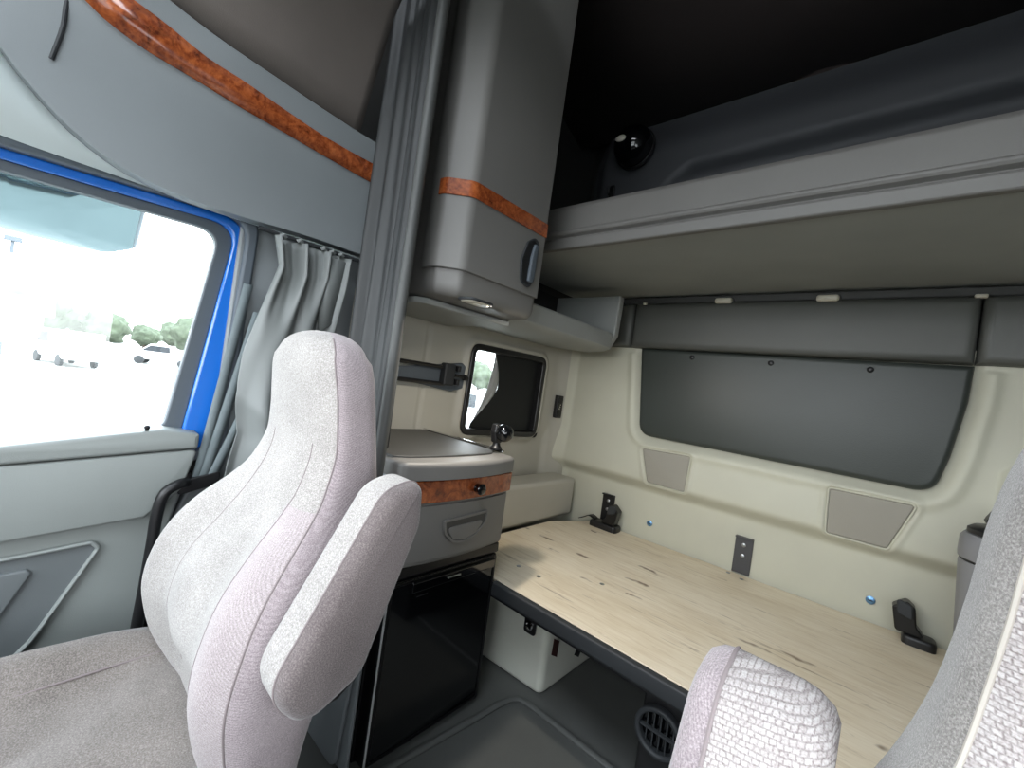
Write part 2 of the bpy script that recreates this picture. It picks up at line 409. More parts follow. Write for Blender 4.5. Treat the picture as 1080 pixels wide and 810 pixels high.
# frame layers round the window, from the glass outward: rubber, blue paint, grey seal
def loopyz(tl, tr, br, bl, r, X): return rpoly(yz([tl, tr, br, bl], X, -.56), r, 7)
o0 = loopyz((-420, 63), (232, 245), (172, 450), (-420, 510), [.02, .05, .03, .02], -1.43)
o1 = rpoly(yz([(-420, 50), (250, 240), (189, 462), (-420, 530)], -1.43, -.585), [.02, .06, .03, .02], 7)
o2 = rpoly(yz([(-420, 36), (259, 234), (219, 470), (-420, 545)], -1.43, -.605), [.02, .065, .03, .02], 7)
o3 = rpoly(yz([(-420, 14), (273, 227), (233, 480), (-420, 560)], -1.42, -.64), [.02, .07, .03, .02], 7)
win = struct(obj('window_1', frame(o1, o0, YZ(-1.455), 0, .030), 'window_rubber', bevel=.004))
obj('window_pane', slab(o0, YZ(-1.450), 0, .004), 'window_glass', win, smooth=False)
struct(obj('trim_3', frame(o2, offset(o1, .002), YZ(-1.458), 0, .046), 'blue_paint', bevel=.007, bseg=3))
struct(obj('trim_4', frame(o3, offset(o2, .002), YZ(-1.458), 0, .075), 'seal_grey', bevel=.012, bseg=3))
# pillar trim behind the door
struct(obj('wall_left', slab(rpoly(yz([(258, 215), (430, 285), (430, 470), (380, 900), (120, 900), (175, 560), (222, 470)], -1.40), .02, 3), YZ(-1.44), 0, .04), 'cab_grey', bevel=.01))

# ---- overhead console above the door
def crv(pts, X, n=24):
    P = smoothpath([atx(a, b, X) for a, b in pts], 8); L = len(P)-1
    return [Vector((P[0].x, -1.14, P[0].z))]+[P[round(i*L/n)] for i in range(n+1)]
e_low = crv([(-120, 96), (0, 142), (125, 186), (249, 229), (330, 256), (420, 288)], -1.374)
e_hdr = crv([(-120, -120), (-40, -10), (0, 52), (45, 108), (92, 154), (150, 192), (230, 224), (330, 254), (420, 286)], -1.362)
e_hdr2 = crv([(-120, -125), (-40, -15), (0, 47), (45, 103), (92, 149), (150, 187), (230, 220), (330, 250), (420, 282)], -1.335)
e_mid = crv([(-30, -130), (20, -40), (60, 10), (120, 70), (200, 130), (300, 178), (420, 240)], -1.318)
e_s0 = crv([(10, -75), (50, -38), (89, 0), (113, 23), (152, 52), (202, 82), (249, 111), (296, 138), (342, 165), (397, 196), (420, 208)], -1.300)
e_s1 = crv([(60, -75), (95, -38), (125, -9), (144, 4), (175, 27), (218, 62), (257, 87), (303, 119), (350, 150), (399, 177), (420, 190)], -1.288)
e_led = crv([(120, -60), (160, -15), (187, 8), (233, 43), (296, 86), (342, 117), (381, 142), (420, 166)], -1.268)
e_led2 = [p+Vector((-.02, 0, .012)) for p in e_led]
fy = [e_led[1].y+(.588-e_led[1].y)*i/24 for i in range(25)]
e_f0 = [Vector((-1.283, y, interp([(p.y, p.z) for p in e_led], y)[0]+.010)) for y in fy]
e_f1 = [Vector((-1.255, y, 1.86)) for y in fy]
e_f2 = [Vector((-1.17, y, 2.08)) for y in fy]
e_f3 = [Vector((-1.02, y, 2.26)) for y in fy]
e_f4 = [Vector((-.75, y, 2.36)) for y in fy]
e_f5 = [Vector((.8, y, 2.40)) for y in fy]
struct(obj('trim_5', sheet([e_low, e_hdr]), 'cab_window_lit', solid=.006))  # header under the console step, window light painted in by its pale colour
struct(obj('trim_6', sheet([e_hdr, e_hdr2, e_mid, e_s0, e_s1, e_led, e_led2]), 'cab_grey', angle=55, solid=.006))
struct(obj('trim_7', sheet([[p+Vector((.004, 0, -.001)) for p in e_s0], [p+Vector((.004, 0, .001)) for p in e_s1]]), 'burl', solid=.006))
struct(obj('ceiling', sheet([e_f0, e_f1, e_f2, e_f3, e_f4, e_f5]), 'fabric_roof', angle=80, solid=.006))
struct(obj('ceiling', sheet([[Vector((p.x, y, p.z)) for y in (-1.14, e_led[1].y)] for p in (e_led2[0], e_f1[0], e_f2[0], e_f3[0])]), 'fabric_roof', angle=80, solid=.006))
# seam at the front of the console
struct(obj('trim_8', tube(smoothpath([atx(78, -30, -1.305), atx(70, 5, -1.31), atx(66, 30, -1.315), atx(54, 62, -1.322)], 4), .004, 8), 'rubber'))

# ---- upper bunk and the wall above it
prof = [(2.05, 1.612), (1.26, 1.606), (1.245, 1.594), (1.222, 1.594), (1.218, 1.628), (1.232, 1.636), (1.216, 1.643), (1.210, 1.652), (1.216, 1.660), (1.232, 1.664), (1.236, 1.75), (1.250, 1.768), (1.275, 1.770), (1.285, 1.74), (2.05, 1.74)]
bunk = thing('upper_bunk', 'grey upper sleeper bunk with ridged front lip spanning above the bed', 'bunk', (-.3, 1.6, 1.6))
obj('platform', slab([(1.262, 1.607), (2.05, 1.612), (2.05, 1.695), (1.262, 1.695)], lambda u, v, w: (w, u, v), XL+.005, .775), 'bunk_grey', bunk)
obj('front_lip', slab([p for p in prof if p[0] < 1.27] + [(1.275, 1.75), (1.262, 1.74)], lambda u, v, w: (w, u, v), XL+.005, .775), 'grey_plastic', bunk, bevel=.004, angle=30)
rec = rpoly([(-.95, 1.70), (-.93, 2.10), (-.80, 2.205), (.9, 2.25), (.9, 1.70)], [0, .06, .06, 0, 0], 6)
def up_y(x, z):
    y = 1.90 + .05*sstep(2.30, 2.48, z) + .06*sstep(.010, -.05, sdpoly((x, z), rec))
    y += .06*sstep(-1.24, -1.32, x)
    return y
struct(obj('wall_rear', sheet([[(-1.33+2.1*i/90, up_y(-1.33+2.1*i/90, 1.70+.78*j/50), 1.70+.78*j/50) for i in range(91)] for j in range(51)]), 'upper_shell', angle=70))
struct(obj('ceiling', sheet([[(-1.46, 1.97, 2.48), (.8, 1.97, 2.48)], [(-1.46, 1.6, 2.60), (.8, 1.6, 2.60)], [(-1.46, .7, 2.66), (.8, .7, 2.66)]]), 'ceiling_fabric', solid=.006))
# dark trim strip under the bunk along the rear wall
struct(obj('trim_9', box(XL+.01, .775, 1.985, 2.06, 1.572, 1.606), 'dark_trim', bevel=.006))

# ================================================================== THINGS AT THE REAR WALL
t = thing('wall_panel', 'large dark padded vinyl panel with rounded lower corners on the rear wall', 'wall panel', (-.37, 2.0, 1.13))
obj('cushion', pad(pad_out, XZ(2.018), 0, .022, .020, 5), 'vinyl', t, angle=60)
for px, py in ((730, 377), (813, 383), (918, 390)):
    p = aty(px, py, 1.996)
    obj('snap_button', lathe([(.011, 0), (.011, .004), (.007, .007), (.003, .008)], lambda a, b, w: (p.x+a, 1.9985-w, p.z+b), 16), 'black_plastic', t)
hs = [(-1.20, -.998, 'narrow dark padded vinyl section above the rear wall, beside the open cubby'),
      (-.994, .196, 'long dark padded vinyl strip above the large rear wall panel'),
      (.200, .76, 'dark padded vinyl section at the right end of the strip below the bunk')]
for x0, x1, lab in hs:
    o = obj('padded_strip', pad(rect(x0, x1, 1.352, 1.574), XZ(2.03), 0, .062, .030, 6), 'vinyl_band', angle=60)
    tag(o, lab, 'wall padding', 'padded vinyl strip under the bunk')
# lights on the trim strip
for px, lab in ((764, 'small oval white light under the bunk, left one of the pair above the panel'), (873, 'small oval white light under the bunk, right one of the pair above the panel')):
    p = aty(px, 318, 1.985)
    t = thing('courtesy_light', lab, 'light', (p.x, 1.985, 1.578), 'oval lights under the bunk')
    obj('housing', pad(rpoly(rect(p.x-.042, p.x+.042, 1.560, 1.592), .015, 5), XZ(1.985), 0, .010, .006), 'dark_trim', t)
    obj('lens', pad(rpoly(rect(p.x-.036, p.x+.036, 1.564, 1.589), .0115, 5), XZ(1.985), .008, .024, .010), 'white_lens', t)
for px, py, lab in ((681, 323, 'tiny pale clip at the left seam of the padded strip'), (1034, 318, 'small pale clip at the right seam of the padded strip')):
    p = aty(px, py, 1.985); w = .009 if px < 700 else .015
    tag(obj('strip_clip', pad(rpoly(rect(p.x-w, p.x+w, 1.565, 1.577), .004, 3), XZ(1.985), 0, .018, .005), 'white_lens'), lab, 'clip', 'pale clips on the trim')
# speaker covers
for rp, lab in ((spk1, 'smaller grey cloth speaker cover, left one below the padded panel'), (spk2, 'wider grey cloth speaker cover, right one below the padded panel')):
    t = thing('speaker_cover', lab, 'speaker', (sum(q[0] for q in rp)/len(rp), 1.99, .77), 'speaker covers in the rear wall')
    obj('grille_cloth', pad(offset(rp, .003), XZ(2.014), 0, .016, .006), 'beige_cloth', t)
    obj('rim', frame(offset(rp, -.004), offset(rp, .003), XZ(2.014), 0, .018), 'beige_plastic', t, bevel=.003)
# metal brackets and blue screws on the bare wall strip
def bracket(px, py, mat, lab, w, z0, z1):
    p = aty(px, py, 2.046); t = thing('wall_bracket', lab, 'bracket', (p.x, 2.048, z0), 'flat metal brackets behind the bed')
    obj('plate', box(p.x-w, p.x+w, 2.042, 2.048, z0, z1), mat, t, bevel=.002)
    obj('bent_lip', box(p.x-w, p.x+w, 2.026, 2.0418, z1-.006, z1), mat, t, bevel=.002)
    for k in (0, 1):
        obj('bolt_head', lathe([(.0085, 0), (.0085, .003), (.005, .005)], lambda a, b, d: (p.x+a, 2.042-d, z1-.035-.045*k+b), 12), 'steel', t)
bracket(786, 566, 'bracket_metal', 'dark metal bracket with two bolts on the rear wall, middle of the bed', .034, .422, .578)
bracket(643, 521, 'black_plastic', 'black metal bracket with two bolts beside the left strap buckle', .034, .422, .582)
for px, py, lab in ((685, 552, 'small blue screw head in the wall between the two brackets'), (918, 633, 'blue screw head in the wall near the right strap buckle')):
    p = aty(px, py, 2.046)
    t = thing('wall_screw', lab, 'screw', (p.x, 2.047, p.z), 'blue screws in the rear wall')
    obj('screw_head', lathe([(.014, 0), (.014, .003), (.008, .006)], lambda a, b, d: (p.x+a, 2.047-d, p.z+b), 14), 'screw_blue', t)
    obj('drive_slot', box(p.x-.007, p.x+.007, 2.0400, 2.0412, p.z-.0015, p.z+.0015), 'black_plastic', t)

# ================================================================== BED
t = thing('bed_board', 'pale plywood sheet with dark knots lying as the lower bunk base', 'bed', (-.4, 1.55, .40))
obj('board', slab(rpoly([(-1.205, 1.094), (.70, 1.094), (.70, 2.036), (-1.10, 2.036), (-1.205, 1.80)], .01, 2), XY(0), .402, .42), 'plywood', t, bevel=.0015)
for px, py in ((547, 597), (568, 608), (635, 616), (626, 553), (634, 557), (768, 604), (782, 611), (790, 609)):
    p = atz(px, py, .42)
    if p.y > 2.03 or p.y < 1.1: continue
    obj('screw', lathe([(.0085, 0), (.0085, .0012), (.006, .0024), (.002, .0016)], lambda a, b, w: (p.x+a, p.y+b, .4195+w), 12), 'steel', t)
obj('front_rail', slab(rpoly([(1.070, .374), (1.0935, .374), (1.0935, .4195), (1.070, .4185)], .006, 3), lambda u, v, w: (w, u, v), -.912, .70), 'rubber', t, angle=50)
obj('under_frame', box(-1.20, .70, 1.11, 1.13, .3445, .4015), 'black_plastic', t)
# grey box under the bed, with latch and slots
t = thing('storage_box', 'grey moulded box under the bed front with a latch and two slots', 'box', (-.93, 1.48, 0))
body = slab(rpoly([(-1.20, 1.262), (-.802, 1.282), (-.798, 1.70), (-1.20, 1.70)], [0, .03, 0, 0], 5), XY(0), .001, .344)
obj('body', body, 'box_grey', t, bevel=.012, bseg=3)
p = aty(561, 652, 1.272)
obj('latch_plate', slab(rpoly(rect(p.x-.026, p.x+.026, p.z-.055, p.z+.030), .012, 3), XZ(1.2725), 0, .008), 'black_plastic', t, bevel=.002)
q = obj('latch_ring', lathe([(.017, 0), (.017, .006), (.012, .008), (.010, .004), (.003, .004)], lambda a, b, w: (p.x+a, 1.2645-w, p.z-.024+b), 20), 'chrome', t)
for pl, m in ((((585, 674), (590, 676), (587, 693), (582, 691)), 'slot_red'), (((610, 681), (614, 683), (610, 693), (606, 691)), 'black_plastic')):
    obj('slot', slab(yz(pl, -.797), YZ(-.7995), 0, .0035), m, t)
# duct box with round vent
t = thing('duct_box', 'black duct box under the bed on the right of the dark recess', 'box', (-.2, 1.3, 0))
obj('body', box(-.40, .70, 1.150, 1.64, .001, .344), 'black_plastic', t, bevel=.01)
struct(obj('wall_rear', box(-.797, -.40, 1.642, 1.66, .001, .344), 'floor_rubber', bevel=.004))
struct(obj('trim_10', box(-.797, -.401, 1.625, 1.641, .001, .010), 'rubber', bevel=.003))
t = thing('air_vent', 'round black air vent with louvres in the duct box under the bed', 'vent', (-.352, 1.15, .245))
vx, vz = -.345, .250
LV = lambda a, b, w: (vx+a, 1.149-w, vz+b)
bm = bmesh.new()
prof = [(.062, 0), (.062, .014), (.056, .022), (.050, .022), (.046, .012), (.046, .002)]
obj('bezel', frame([(.062*math.cos(2*PI*k/32), .062*math.sin(2*PI*k/32)) for k in range(32)], [(.048*math.cos(2*PI*k/32), .048*math.sin(2*PI*k/32)) for k in range(32)], lambda a, b, w: LV(a, b, w), 0, .024), 'rubber', t, bevel=.005)
obj('back_disc', lathe([(.048, 0), (.048, .002)], LV, 32), 'black_gloss', t)
for k in range(-2, 3):
    x = k*.017; h = math.sqrt(.047**2-x*x)
    obj('louvre', slab([(x-.0015, .004), (x+.0015, .004), (x+.006, .016), (x+.003, .016)], lambda u, v, w: LV(u, w, v), -h, h), 'rubber', t)
obj('cross_bar', slab(rect(-.047, .047, -.003, .003), LV, .010, .019), 'rubber', t)
# strap buckles at the back of the bed
def buckle(px, py, lab, mir, hb=.075):
    p = atz(px, py, .421); x, y = p.x, min(p.y, 1.985)
    t = thing('strap_buckle', lab, 'buckle', (x, y, .42), 'black strap buckles at the back of the bed')
    m = mir
    X = lambda u, v, w: (x+m*u, y+w, .4205+v)
    obj('base', pad(rpoly(rect(-hb, hb, -.035, .040), .02, 4), lambda u, v, w: (x+u, y+v, .4205+w), 0, .030, .012), 'black_plastic', t)
    obj('clasp', slab(rpoly([(-.015, .031), (.060, .031), (.074, .105), (.040, .135), (.018, .118), (.010, .060)], .012, 4), X, -.028, .022), 'black_side', t, bevel=.006)
    obj('release_tab', slab(rpoly([(.020, .078), (.062, .092), (.066, .138), (.026, .126)], .01, 4), X, -.040, -.0285), 'rubber', t, bevel=.004)
    s = [(x-m*(hb-.025), y-.005, .452), (x-m*.085, y+.0, .462), (x-m*.125, y+.005, .440), (x-m*.15, y+.01, .4275)]
    P = smoothpath(s, 5)
    if hb > .05: obj('strap', sheet([[q+Vector((0, -.022, 0)), q+Vector((0, .022, 0))] for q in P]), 'black_side', t, solid=.004)
buckle(652, 552, 'black strap buckle on the plywood beside the black bracket', 1)
buckle(968, 680, 'black strap buckle at the right rear of the plywood beside the grey bin', -1, .042)
# bin at the right
bx, by = .318, 1.78
t = thing('waste_bin', 'round grey bin with black lid standing at the right end of the bed', 'bin', (bx, by, .42))
LB = lambda a, b, w: (bx+a, by+b, w)
obj('body', lathe([(.100, .4205), (.104, .43), (.122, .765), (.120, .772)], LB, 40), 'bin_grey', t, angle=50)
obj('groove', lathe([(.117, .772), (.117, .780)], LB, 40), 'black_plastic', t)
obj('collar', lathe([(.124, .780), (.125, .790), (.124, .835), (.116, .848), (.10, .850)], LB, 40), 'bin_grey', t, angle=50)
obj('lid', lathe([(.112, .8505), (.112, .862), (.100, .872), (.03, .876)], LB, 40), 'black_plastic', t, angle=50)
obj('lid_flap', slab(rpoly([(-.085, .874), (.07, .874), (.06, .925), (-.06, .925)], .015, 4), lambda u, v, w: (bx+u, by+w, v), .0, .05), 'black_side', t, bevel=.01)

# ================================================================== SIDE WALL OF THE SLEEPER
w2 = struct(obj('window_2', frame(offset(win2, -.006), offset(win2, .022), YZ(XL-.02), 0, .040), 'black_plastic', bevel=.006))
obj('window_pane', slab(offset(win2, .012), YZ(-1.412), 0, .004), 'window_glass', w2, smooth=False)
# black shade film with a peeled corner
t = thing('blackout_film', 'black film over the small sleeper window with one corner peeling away', 'window cover', (-1.38, 1.55, 1.03))
fp = yz([(523, 372), (526, 388), (526, 410), (512, 428), (497, 446), (494, 456), (566, 462), (582, 384)], -1.385)
obj('film', slab(rpoly(fp, [.004, .03, .04, .05, .03, .01, .03, .03], 5), YZ(-1.392), 0, .004), 'shade_black', t)
A, B, D, E_ = [atx(px, py, -1.380) for px, py in ((522, 374), (527, 411), (512, 428), (499, 441))]
A2, B2, D2 = atx(521, 380, -1.366), atx(518, 402, -1.350), atx(508, 426, -1.360)
mid = lambda p, q, s: p*(1-s)+q*s
rows = []
for k in range(9):
    s = k/8; a = (A*(1-s)+E_*s); c = ((1-s)**2*A+2*s*(1-s)*atx(534, 412, -1.378)+s*s*E_)
    rows.append([a + Vector((.004+.02*math.sin(PI*s), 0, 0))*(1) if j == 0 else mid(a, c, j/6)+Vector((.004+.02*math.sin(PI*s)*(1-j/6)+.004*math.sin(j*1.7+k), 0, 0)) for j in range(7)])
obj('peeled_corner', sheet(rows), 'film_silver', t, solid=.0012)
# sliding rail bracket in front of the window
t = thing('rail_bracket', 'black twin rail bracket on the sleeper side wall beside the small window', 'bracket', (-1.37, 1.03, 1.07))
obj('back_plate', slab(rpoly(yz([(420, 386), (488, 383), (496, 392), (493, 408), (476, 413), (420, 399)], -1.362), .008, 3), YZ(XL), 0, .014), 'seal_grey', t, bevel=.003)
for a, b in (((410, 378), (466, 387)), ((410, 398), (468, 405))):
    p, q = atx(*a, -1.345), atx(*b, -1.345)
    obj('rail', tube([p, q], .008, 8), 'black_plastic', t)
p = atx(474, 395, -1.34); obj('end_block', box(-1.3605, -1.325, p.y-.035, p.y+.02, p.z-.045, p.z+.045), 'rubber', t, bevel=.006)
for dz in (-.028, .028): obj('clamp', box(-1.335, -1.31, p.y+.0205, p.y+.036, p.z+dz-.012, p.z+dz+.012), 'black_plastic', t, bevel=.003)
obj('pin', tube([(-1.33, p.y+.021, p.z), (-1.33, p.y+.095, p.z-.006)], .007, 8), 'black_plastic', t)
obj('pin_bolt', lathe([(.013, 0), (.013, .012)], lambda a, b, w: (-1.33+a, p.y+.07+w, p.z-.004+b), 10), 'black_plastic', t)
# power outlet on the corner pillar
p = atx(589, 429, side_x(1.965, 1.0)); xo = p.x
t = thing('power_outlet', 'narrow black outlet plate with white symbols between window and rear wall', 'outlet', tuple(p))
obj('plate', pad(rpoly(rect(p.y-.026, p.y+.026, p.z-.062, p.z+.062), .006, 3), YZ(xo-.012), 0, .022, .004), 'black_plastic', t)
for k in (-1, 1): obj('button', pad(rpoly(rect(p.y-.017, p.y+.017, p.z+k*.036-.018, p.z+k*.036+.018), .004, 3), YZ(xo+.0102), 0, .004, .002), 'black_side', t)
for k in (-1, 0, 1): obj('symbol', slab(circ(p.y+.003*k, p.z+.011*k, .0035, 10), YZ(xo+.0101), 0, .0008), 'white_lens', t)
# cubby: open shelf under the bunk along the side wall
t = thing('open_shelf', 'grey moulded open cubby below the bunk between wall cabinet and rear wall', 'shelf', (-1.2, 1.5, 1.3))
sp = [(-1.374, 1.308), (-1.12, 1.288), (-1.03, 1.300), (-1.005, 1.318), (-1.000, 1.384), (-1.014, 1.392), (-1.028, 1.384), (-1.035, 1.330), (-1.374, 1.326)]
obj('tray', slab(sp, lambda u, v, w: (u, w, v), 1.094, 1.80), 'bunk_grey', t, angle=50, bevel=.004)
obj('soffit', slab(rpoly([(-1.374, .712), (-1.06, .712), (-1.03, .74), (-1.02, 1.0935), (-1.374, 1.0935)], [0, .02, .02, 0, 0], 3), XY(0), 1.280, 1.2985), 'bunk_grey', t, bevel=.005)
obj('end_panel', slab(rpoly([(-1.374, 1.312), (-1.10, 1.306), (-1.03, 1.315), (-.995, 1.38), (-.990, 1.57), (-1.374, 1.57)], .01, 3), lambda u, v, w: (u, w, v), 1.802, 1.845), 'bunk_grey', t, bevel=.006)
obj('back_panel', box(-1.374, -1.355, 1.094, 1.800, 1.3265, 1.57), 'black_plastic', t)

# ================================================================== TALL WALL CABINET
cabp = rpoly([(XL+.002, .704), (-.962, .704), (-.908, .752), (-.900, 1.085), (XL+.002, 1.085)], [0, .022, .03, .035, 0], 6)
t = thing('wall_cabinet', 'tall grey cabinet with wood grain band hanging between curtain and bunk', 'cabinet', (-1.14, .85, 1.30))
bm = bmesh.new()
loops = [(offset(cabp, .026), 1.300), (offset(cabp, .016), 1.302), (offset(cabp, .008), 1.308), (offset(cabp, .002), 1.320), (cabp, 1.335), (cabp, 2.64)]
vs = [[bm.verts.new((q[0], q[1], z)) for q in L] for L, z in loops]
bm.faces.new(vs[0]); bm.faces.new(vs[-1][::-1])
for a, b in zip(vs, vs[1:]):
    for i in range(len(a)): bm.faces.new((a[i], a[(i+1) % len(a)], b[(i+1) % len(b)], b[i]))
obj('body', bm, 'grey_plastic', t, angle=35)
# door shell follows the chamfered front
fo = [q for q in offset(cabp, -.010) if q[0] > -1.05 and .60 < q[1] < 1.040]
fi = [q for q in offset(cabp, -.001) if q[0] > -1.05 and .60 < q[1] < 1.040]
fo = [Vector((-1.02, fo[0].y))]+fo+[Vector((-.8905, 1.07))]; fi = [Vector((-1.02, fi[0].y))]+fi+[Vector((-.8995, 1.07))]
dr = obj('door', slab(fo+fi[::-1], XY(0), 1.372, 2.63), 'grey_plastic', t, bevel=.003, angle=35)
so, si = [q for q in offset(cabp, -.0145) if q[0] > -1.0 and .60 < q[1] < 1.04], [q for q in offset(cabp, -.0105) if q[0] > -1.0 and .60 < q[1] < 1.04]
so = [Vector((-.98, so[0].y))]+so+[Vector((-.8855, 1.069))]; si = [Vector((-.98, si[0].y))]+si+[Vector((-.8897, 1.069))]
obj('wood_band', slab(so+si[::-1], XY(0), 1.572, 1.617), 'burl', dr, bevel=.0015, angle=35)
hx = -.889; hp = rpoly([(.975, 1.405), (1.010, 1.395), (1.030, 1.42), (1.034, 1.54), (1.015, 1.55), (.985, 1.53), (.965, 1.47)], .015, 4)
hd = obj('handle', frame(offset(hp, -.004), offset(hp, .004), YZ(hx-.002), 0, .007), 'rubber', dr, bevel=.002)
obj('handle_recess', slab(hp, YZ(hx-.001), 0, .003), 'black_plastic', dr)
obj('handle_paddle', pad(rpoly([(1.000, 1.41), (1.022, 1.408), (1.028, 1.43), (1.030, 1.53), (1.012, 1.535), (1.003, 1.49)], .008, 4), YZ(hx+.002), 0, .010, .005), 'seal_grey', dr)
# reading light under the cabinet
p = atz(502, 317, 1.300)
t = thing('reading_light', 'small pale lens light under the wall cabinet bottom', 'light', tuple(p))
RL = lambda u, v, w: (p.x+u, p.y+v, 1.2995-w)
lp = rpoly([(-.026, -.045), (.026, -.040), (.028, .042), (-.026, .046)], .02, 5)
obj('bezel', frame(offset(lp, -.007), offset(lp, .001), RL, 0, .007), 'rubber', t, bevel=.002)
obj('lens', pad(lp, RL, 0, .010, .006), 'white_lens', t)
lamp = bpy.data.lights.new('reading_light_bulb', 'AREA'); lamp.shape = 'DISK'; lamp.size = .04; lamp.energy = 4.3; lamp.color = (1, .92, .80)
lo = bpy.data.objects.new('reading_light_bulb', lamp); C.objects.link(lo); lo.location = (p.x+.006, p.y+.028, 1.2995-.0135); lo.rotation_euler = (math.radians(14), math.radians(-16), 0); lo.parent = t; lo.matrix_parent_inverse = t.matrix_world.inverted()
obj('switch', pad(rpoly(rect(-.003, .018, -.012, .010), .003, 3), RL, .0102, .013, .001), 'white_lens', t)

# ================================================================== FRIDGE AND CABINET
FX, F0, F1 = -.918, .667, 1.082
t = thing('refrigerator', 'small glossy black refrigerator under the counter beside the bed', 'refrigerator', (-1.14, .87, 0))
obj('body', box(-1.34, FX-.045, F0-.012, F1, .012, .548), 'black_side', t, bevel=.004)
d = obj('door', slab(rpoly(rect(F0, F1-.002, .022, .512), .006, 3), YZ(FX-.042), 0, .042), 'black_gloss', t, bevel=.005)
obj('door_inset', frame(rpoly(rect(F0+.004, F1-.006, .026, .508), .006, 3), rpoly(rect(F0+.012, F1-.014, .034, .500), .005, 3), YZ(FX), 0, .0035), 'black_side', d, bevel=.0015)
obj('edge_strip', box(FX-.0425, FX-.0005, F0-.0040, F0-.0010, .024, .510), 'black_side', t)
obj('edge_trim', box(FX-.0004, FX+.0022, F0-.0045, F0+.0010, .024, .510), 'trim_silver', t)
obj('control_strip', slab(rpoly([(FX-.044, .514), (FX-.004, .514), (FX+.004, .522), (FX+.002, .549), (FX-.044, .549)], .004, 3), lambda u, v, w: (u, w, v), F0, F1-.002), 'black_plastic', t, bevel=.002)
obj('handle_strip', slab(rpoly([(FX+.001, .470), (FX+.012, .474), (FX+.012, .500), (FX+.001, .508)], .004, 3), lambda u, v, w: (u, w, v), F0+.07, F1-.02), 'black_gloss', d, bevel=.002)
lt = obj('catch', box(FX+.0122, FX+.020, .855, .905, .488, .494), 'chrome', d, bevel=.002)
for y, z in ((.780, .455), ): obj('badge', box(FX+.0005, FX+.002, y-.02, y+.02, z-.002, z+.002), 'chrome', d)
obj('hinge', pad(rpoly(rect(F1-.05, F1-.008, .5495, .556), .002, 2), YZ(FX-.03), 0, .03, .003), 'chrome', t)
for y in (F0+.03, F1-.03):
    for x in (FX-.09, -1.30): obj('foot', lathe([(.016, .001), (.016, .0115)], lambda a, b, w: (x+a, y+b, w), 12), 'black_plastic', t)
# cabinet above
def bow(y0, y1, x0, sag, n=16): return [(x0+sag*(1-((y-(y0+y1)/2)/((y1-y0)/2))**2), y) for y in [y0+(y1-y0)*k/n for k in range(n+1)]]
t = thing('cabinet', 'grey drawer cabinet with dark counter and wood band above the black refrigerator', 'cabinet', (-1.14, .86, .56))
cp = rpoly([(XL+.002, .650)]+bow(.650, 1.075, -.905, .020)+[(XL+.002, 1.075)], [0, .03]+[0]*15+[.03, 0], 5)
obj('carcass', slab(cp, XY(0), .559, .800), 'grey_plastic', t, bevel=.004, angle=40)
top = [(XL+.002, .632)]+bow(.632, 1.062, -.880, .032)+[(XL+.002, 1.062)]
tp = rpoly(top, [0, .05]+[0]*15+[.05, 0], 6)
ct = obj('countertop', pad(tp, XY(.801), 0, .046, .014, 5), 'grey_plastic', t, angle=40)
ins = rpoly([(XL+.004, .640), (-.945, .640)]+bow(.68, 1.0, -.930, .012, 8)+[(-.965, 1.046), (XL+.004, 1.046)], .012, 3)
obj('counter_mat', pad(ins, XY(.8472), 0, .005, .003), 'dark_trim', ct, angle=40)
obj('back_lip', box(XL+.004, -.93, 1.050, 1.061, .8475, .858), 'chrome', ct, bevel=.003)
dd = obj('drawer', slab([(x+.003, y) for x, y in bow(.668, 1.066, -.9035, .020)]+[(x+.0005, y) for x, y in bow(.668, 1.066, -.9035, .020)][::-1], XY(0), .570, .722), 'grey_plastic', t, bevel=.0015)
bb = bow(.662, 1.072, -.9035, .020, 24)
wb = obj('wood_band', slab([(x+.010, y) for x, y in bb]+[(x+.0012, y) for x, y in bb][::-1], XY(0), .732, .792), 'burl', t, bevel=.002, angle=50)
xk = -.9035+.020*.9+.010
obj('knob', lathe([(.013, 0), (.013, .004), (.011, .012), (.016, .017), (.017, .024), (.012, .029), (.004, .030)], lambda a, b, w: (xk+w, .895+a, .762+b), 22), 'black_gloss', wb)
bq = lambda u: -.9035+.020*(1-((u-.867)/.199)**2)+.0042
xp = bq(.875)+.0006
hpull = rpoly([(.790, .676), (.960, .684), (.955, .650), (.92, .617), (.875, .605), (.83, .612), (.798, .640)], [.004, .004, .02, .03, .03, .03, .02], 4)
obj('pull_rim', frame(offset(hpull, -.003), offset(hpull, .004), lambda u, v, w: (xp+w, u, v), -.004, .0050), 'grey_plastic', dd, bevel=.0015)
obj('finger_pull', slab(hpull, lambda u, v, w: (xp+w, u, v), -.004, .0014), 'dark_trim', dd)
obj('pull_dish', pad(rpoly([(.800, .655), (.950, .660), (.92, .622), (.875, .610), (.83, .617)], .02, 4), lambda u, v, w: (xp+w, u, v), .0016, .0040, .002), 'grey_plastic', dd)
# partition panel on the aisle side
struct(obj('trim_11', slab(rpoly([(-1.374, .001), (-.945, .001), (-.945, .80), (-1.374, .80)], .01, 3), lambda u, v, w: (u, w, v), .630, .642), 'cab_grey', bevel=.006))
struct(obj('trim_12', slab(rpoly([(-1.25, .001), (-.985, .001), (-.962, .25), (-.985, .46), (-1.25, .5)], .04, 4), lambda u, v, w: (u, w, v), .618, .6295), 'cab_grey', bevel=.004))
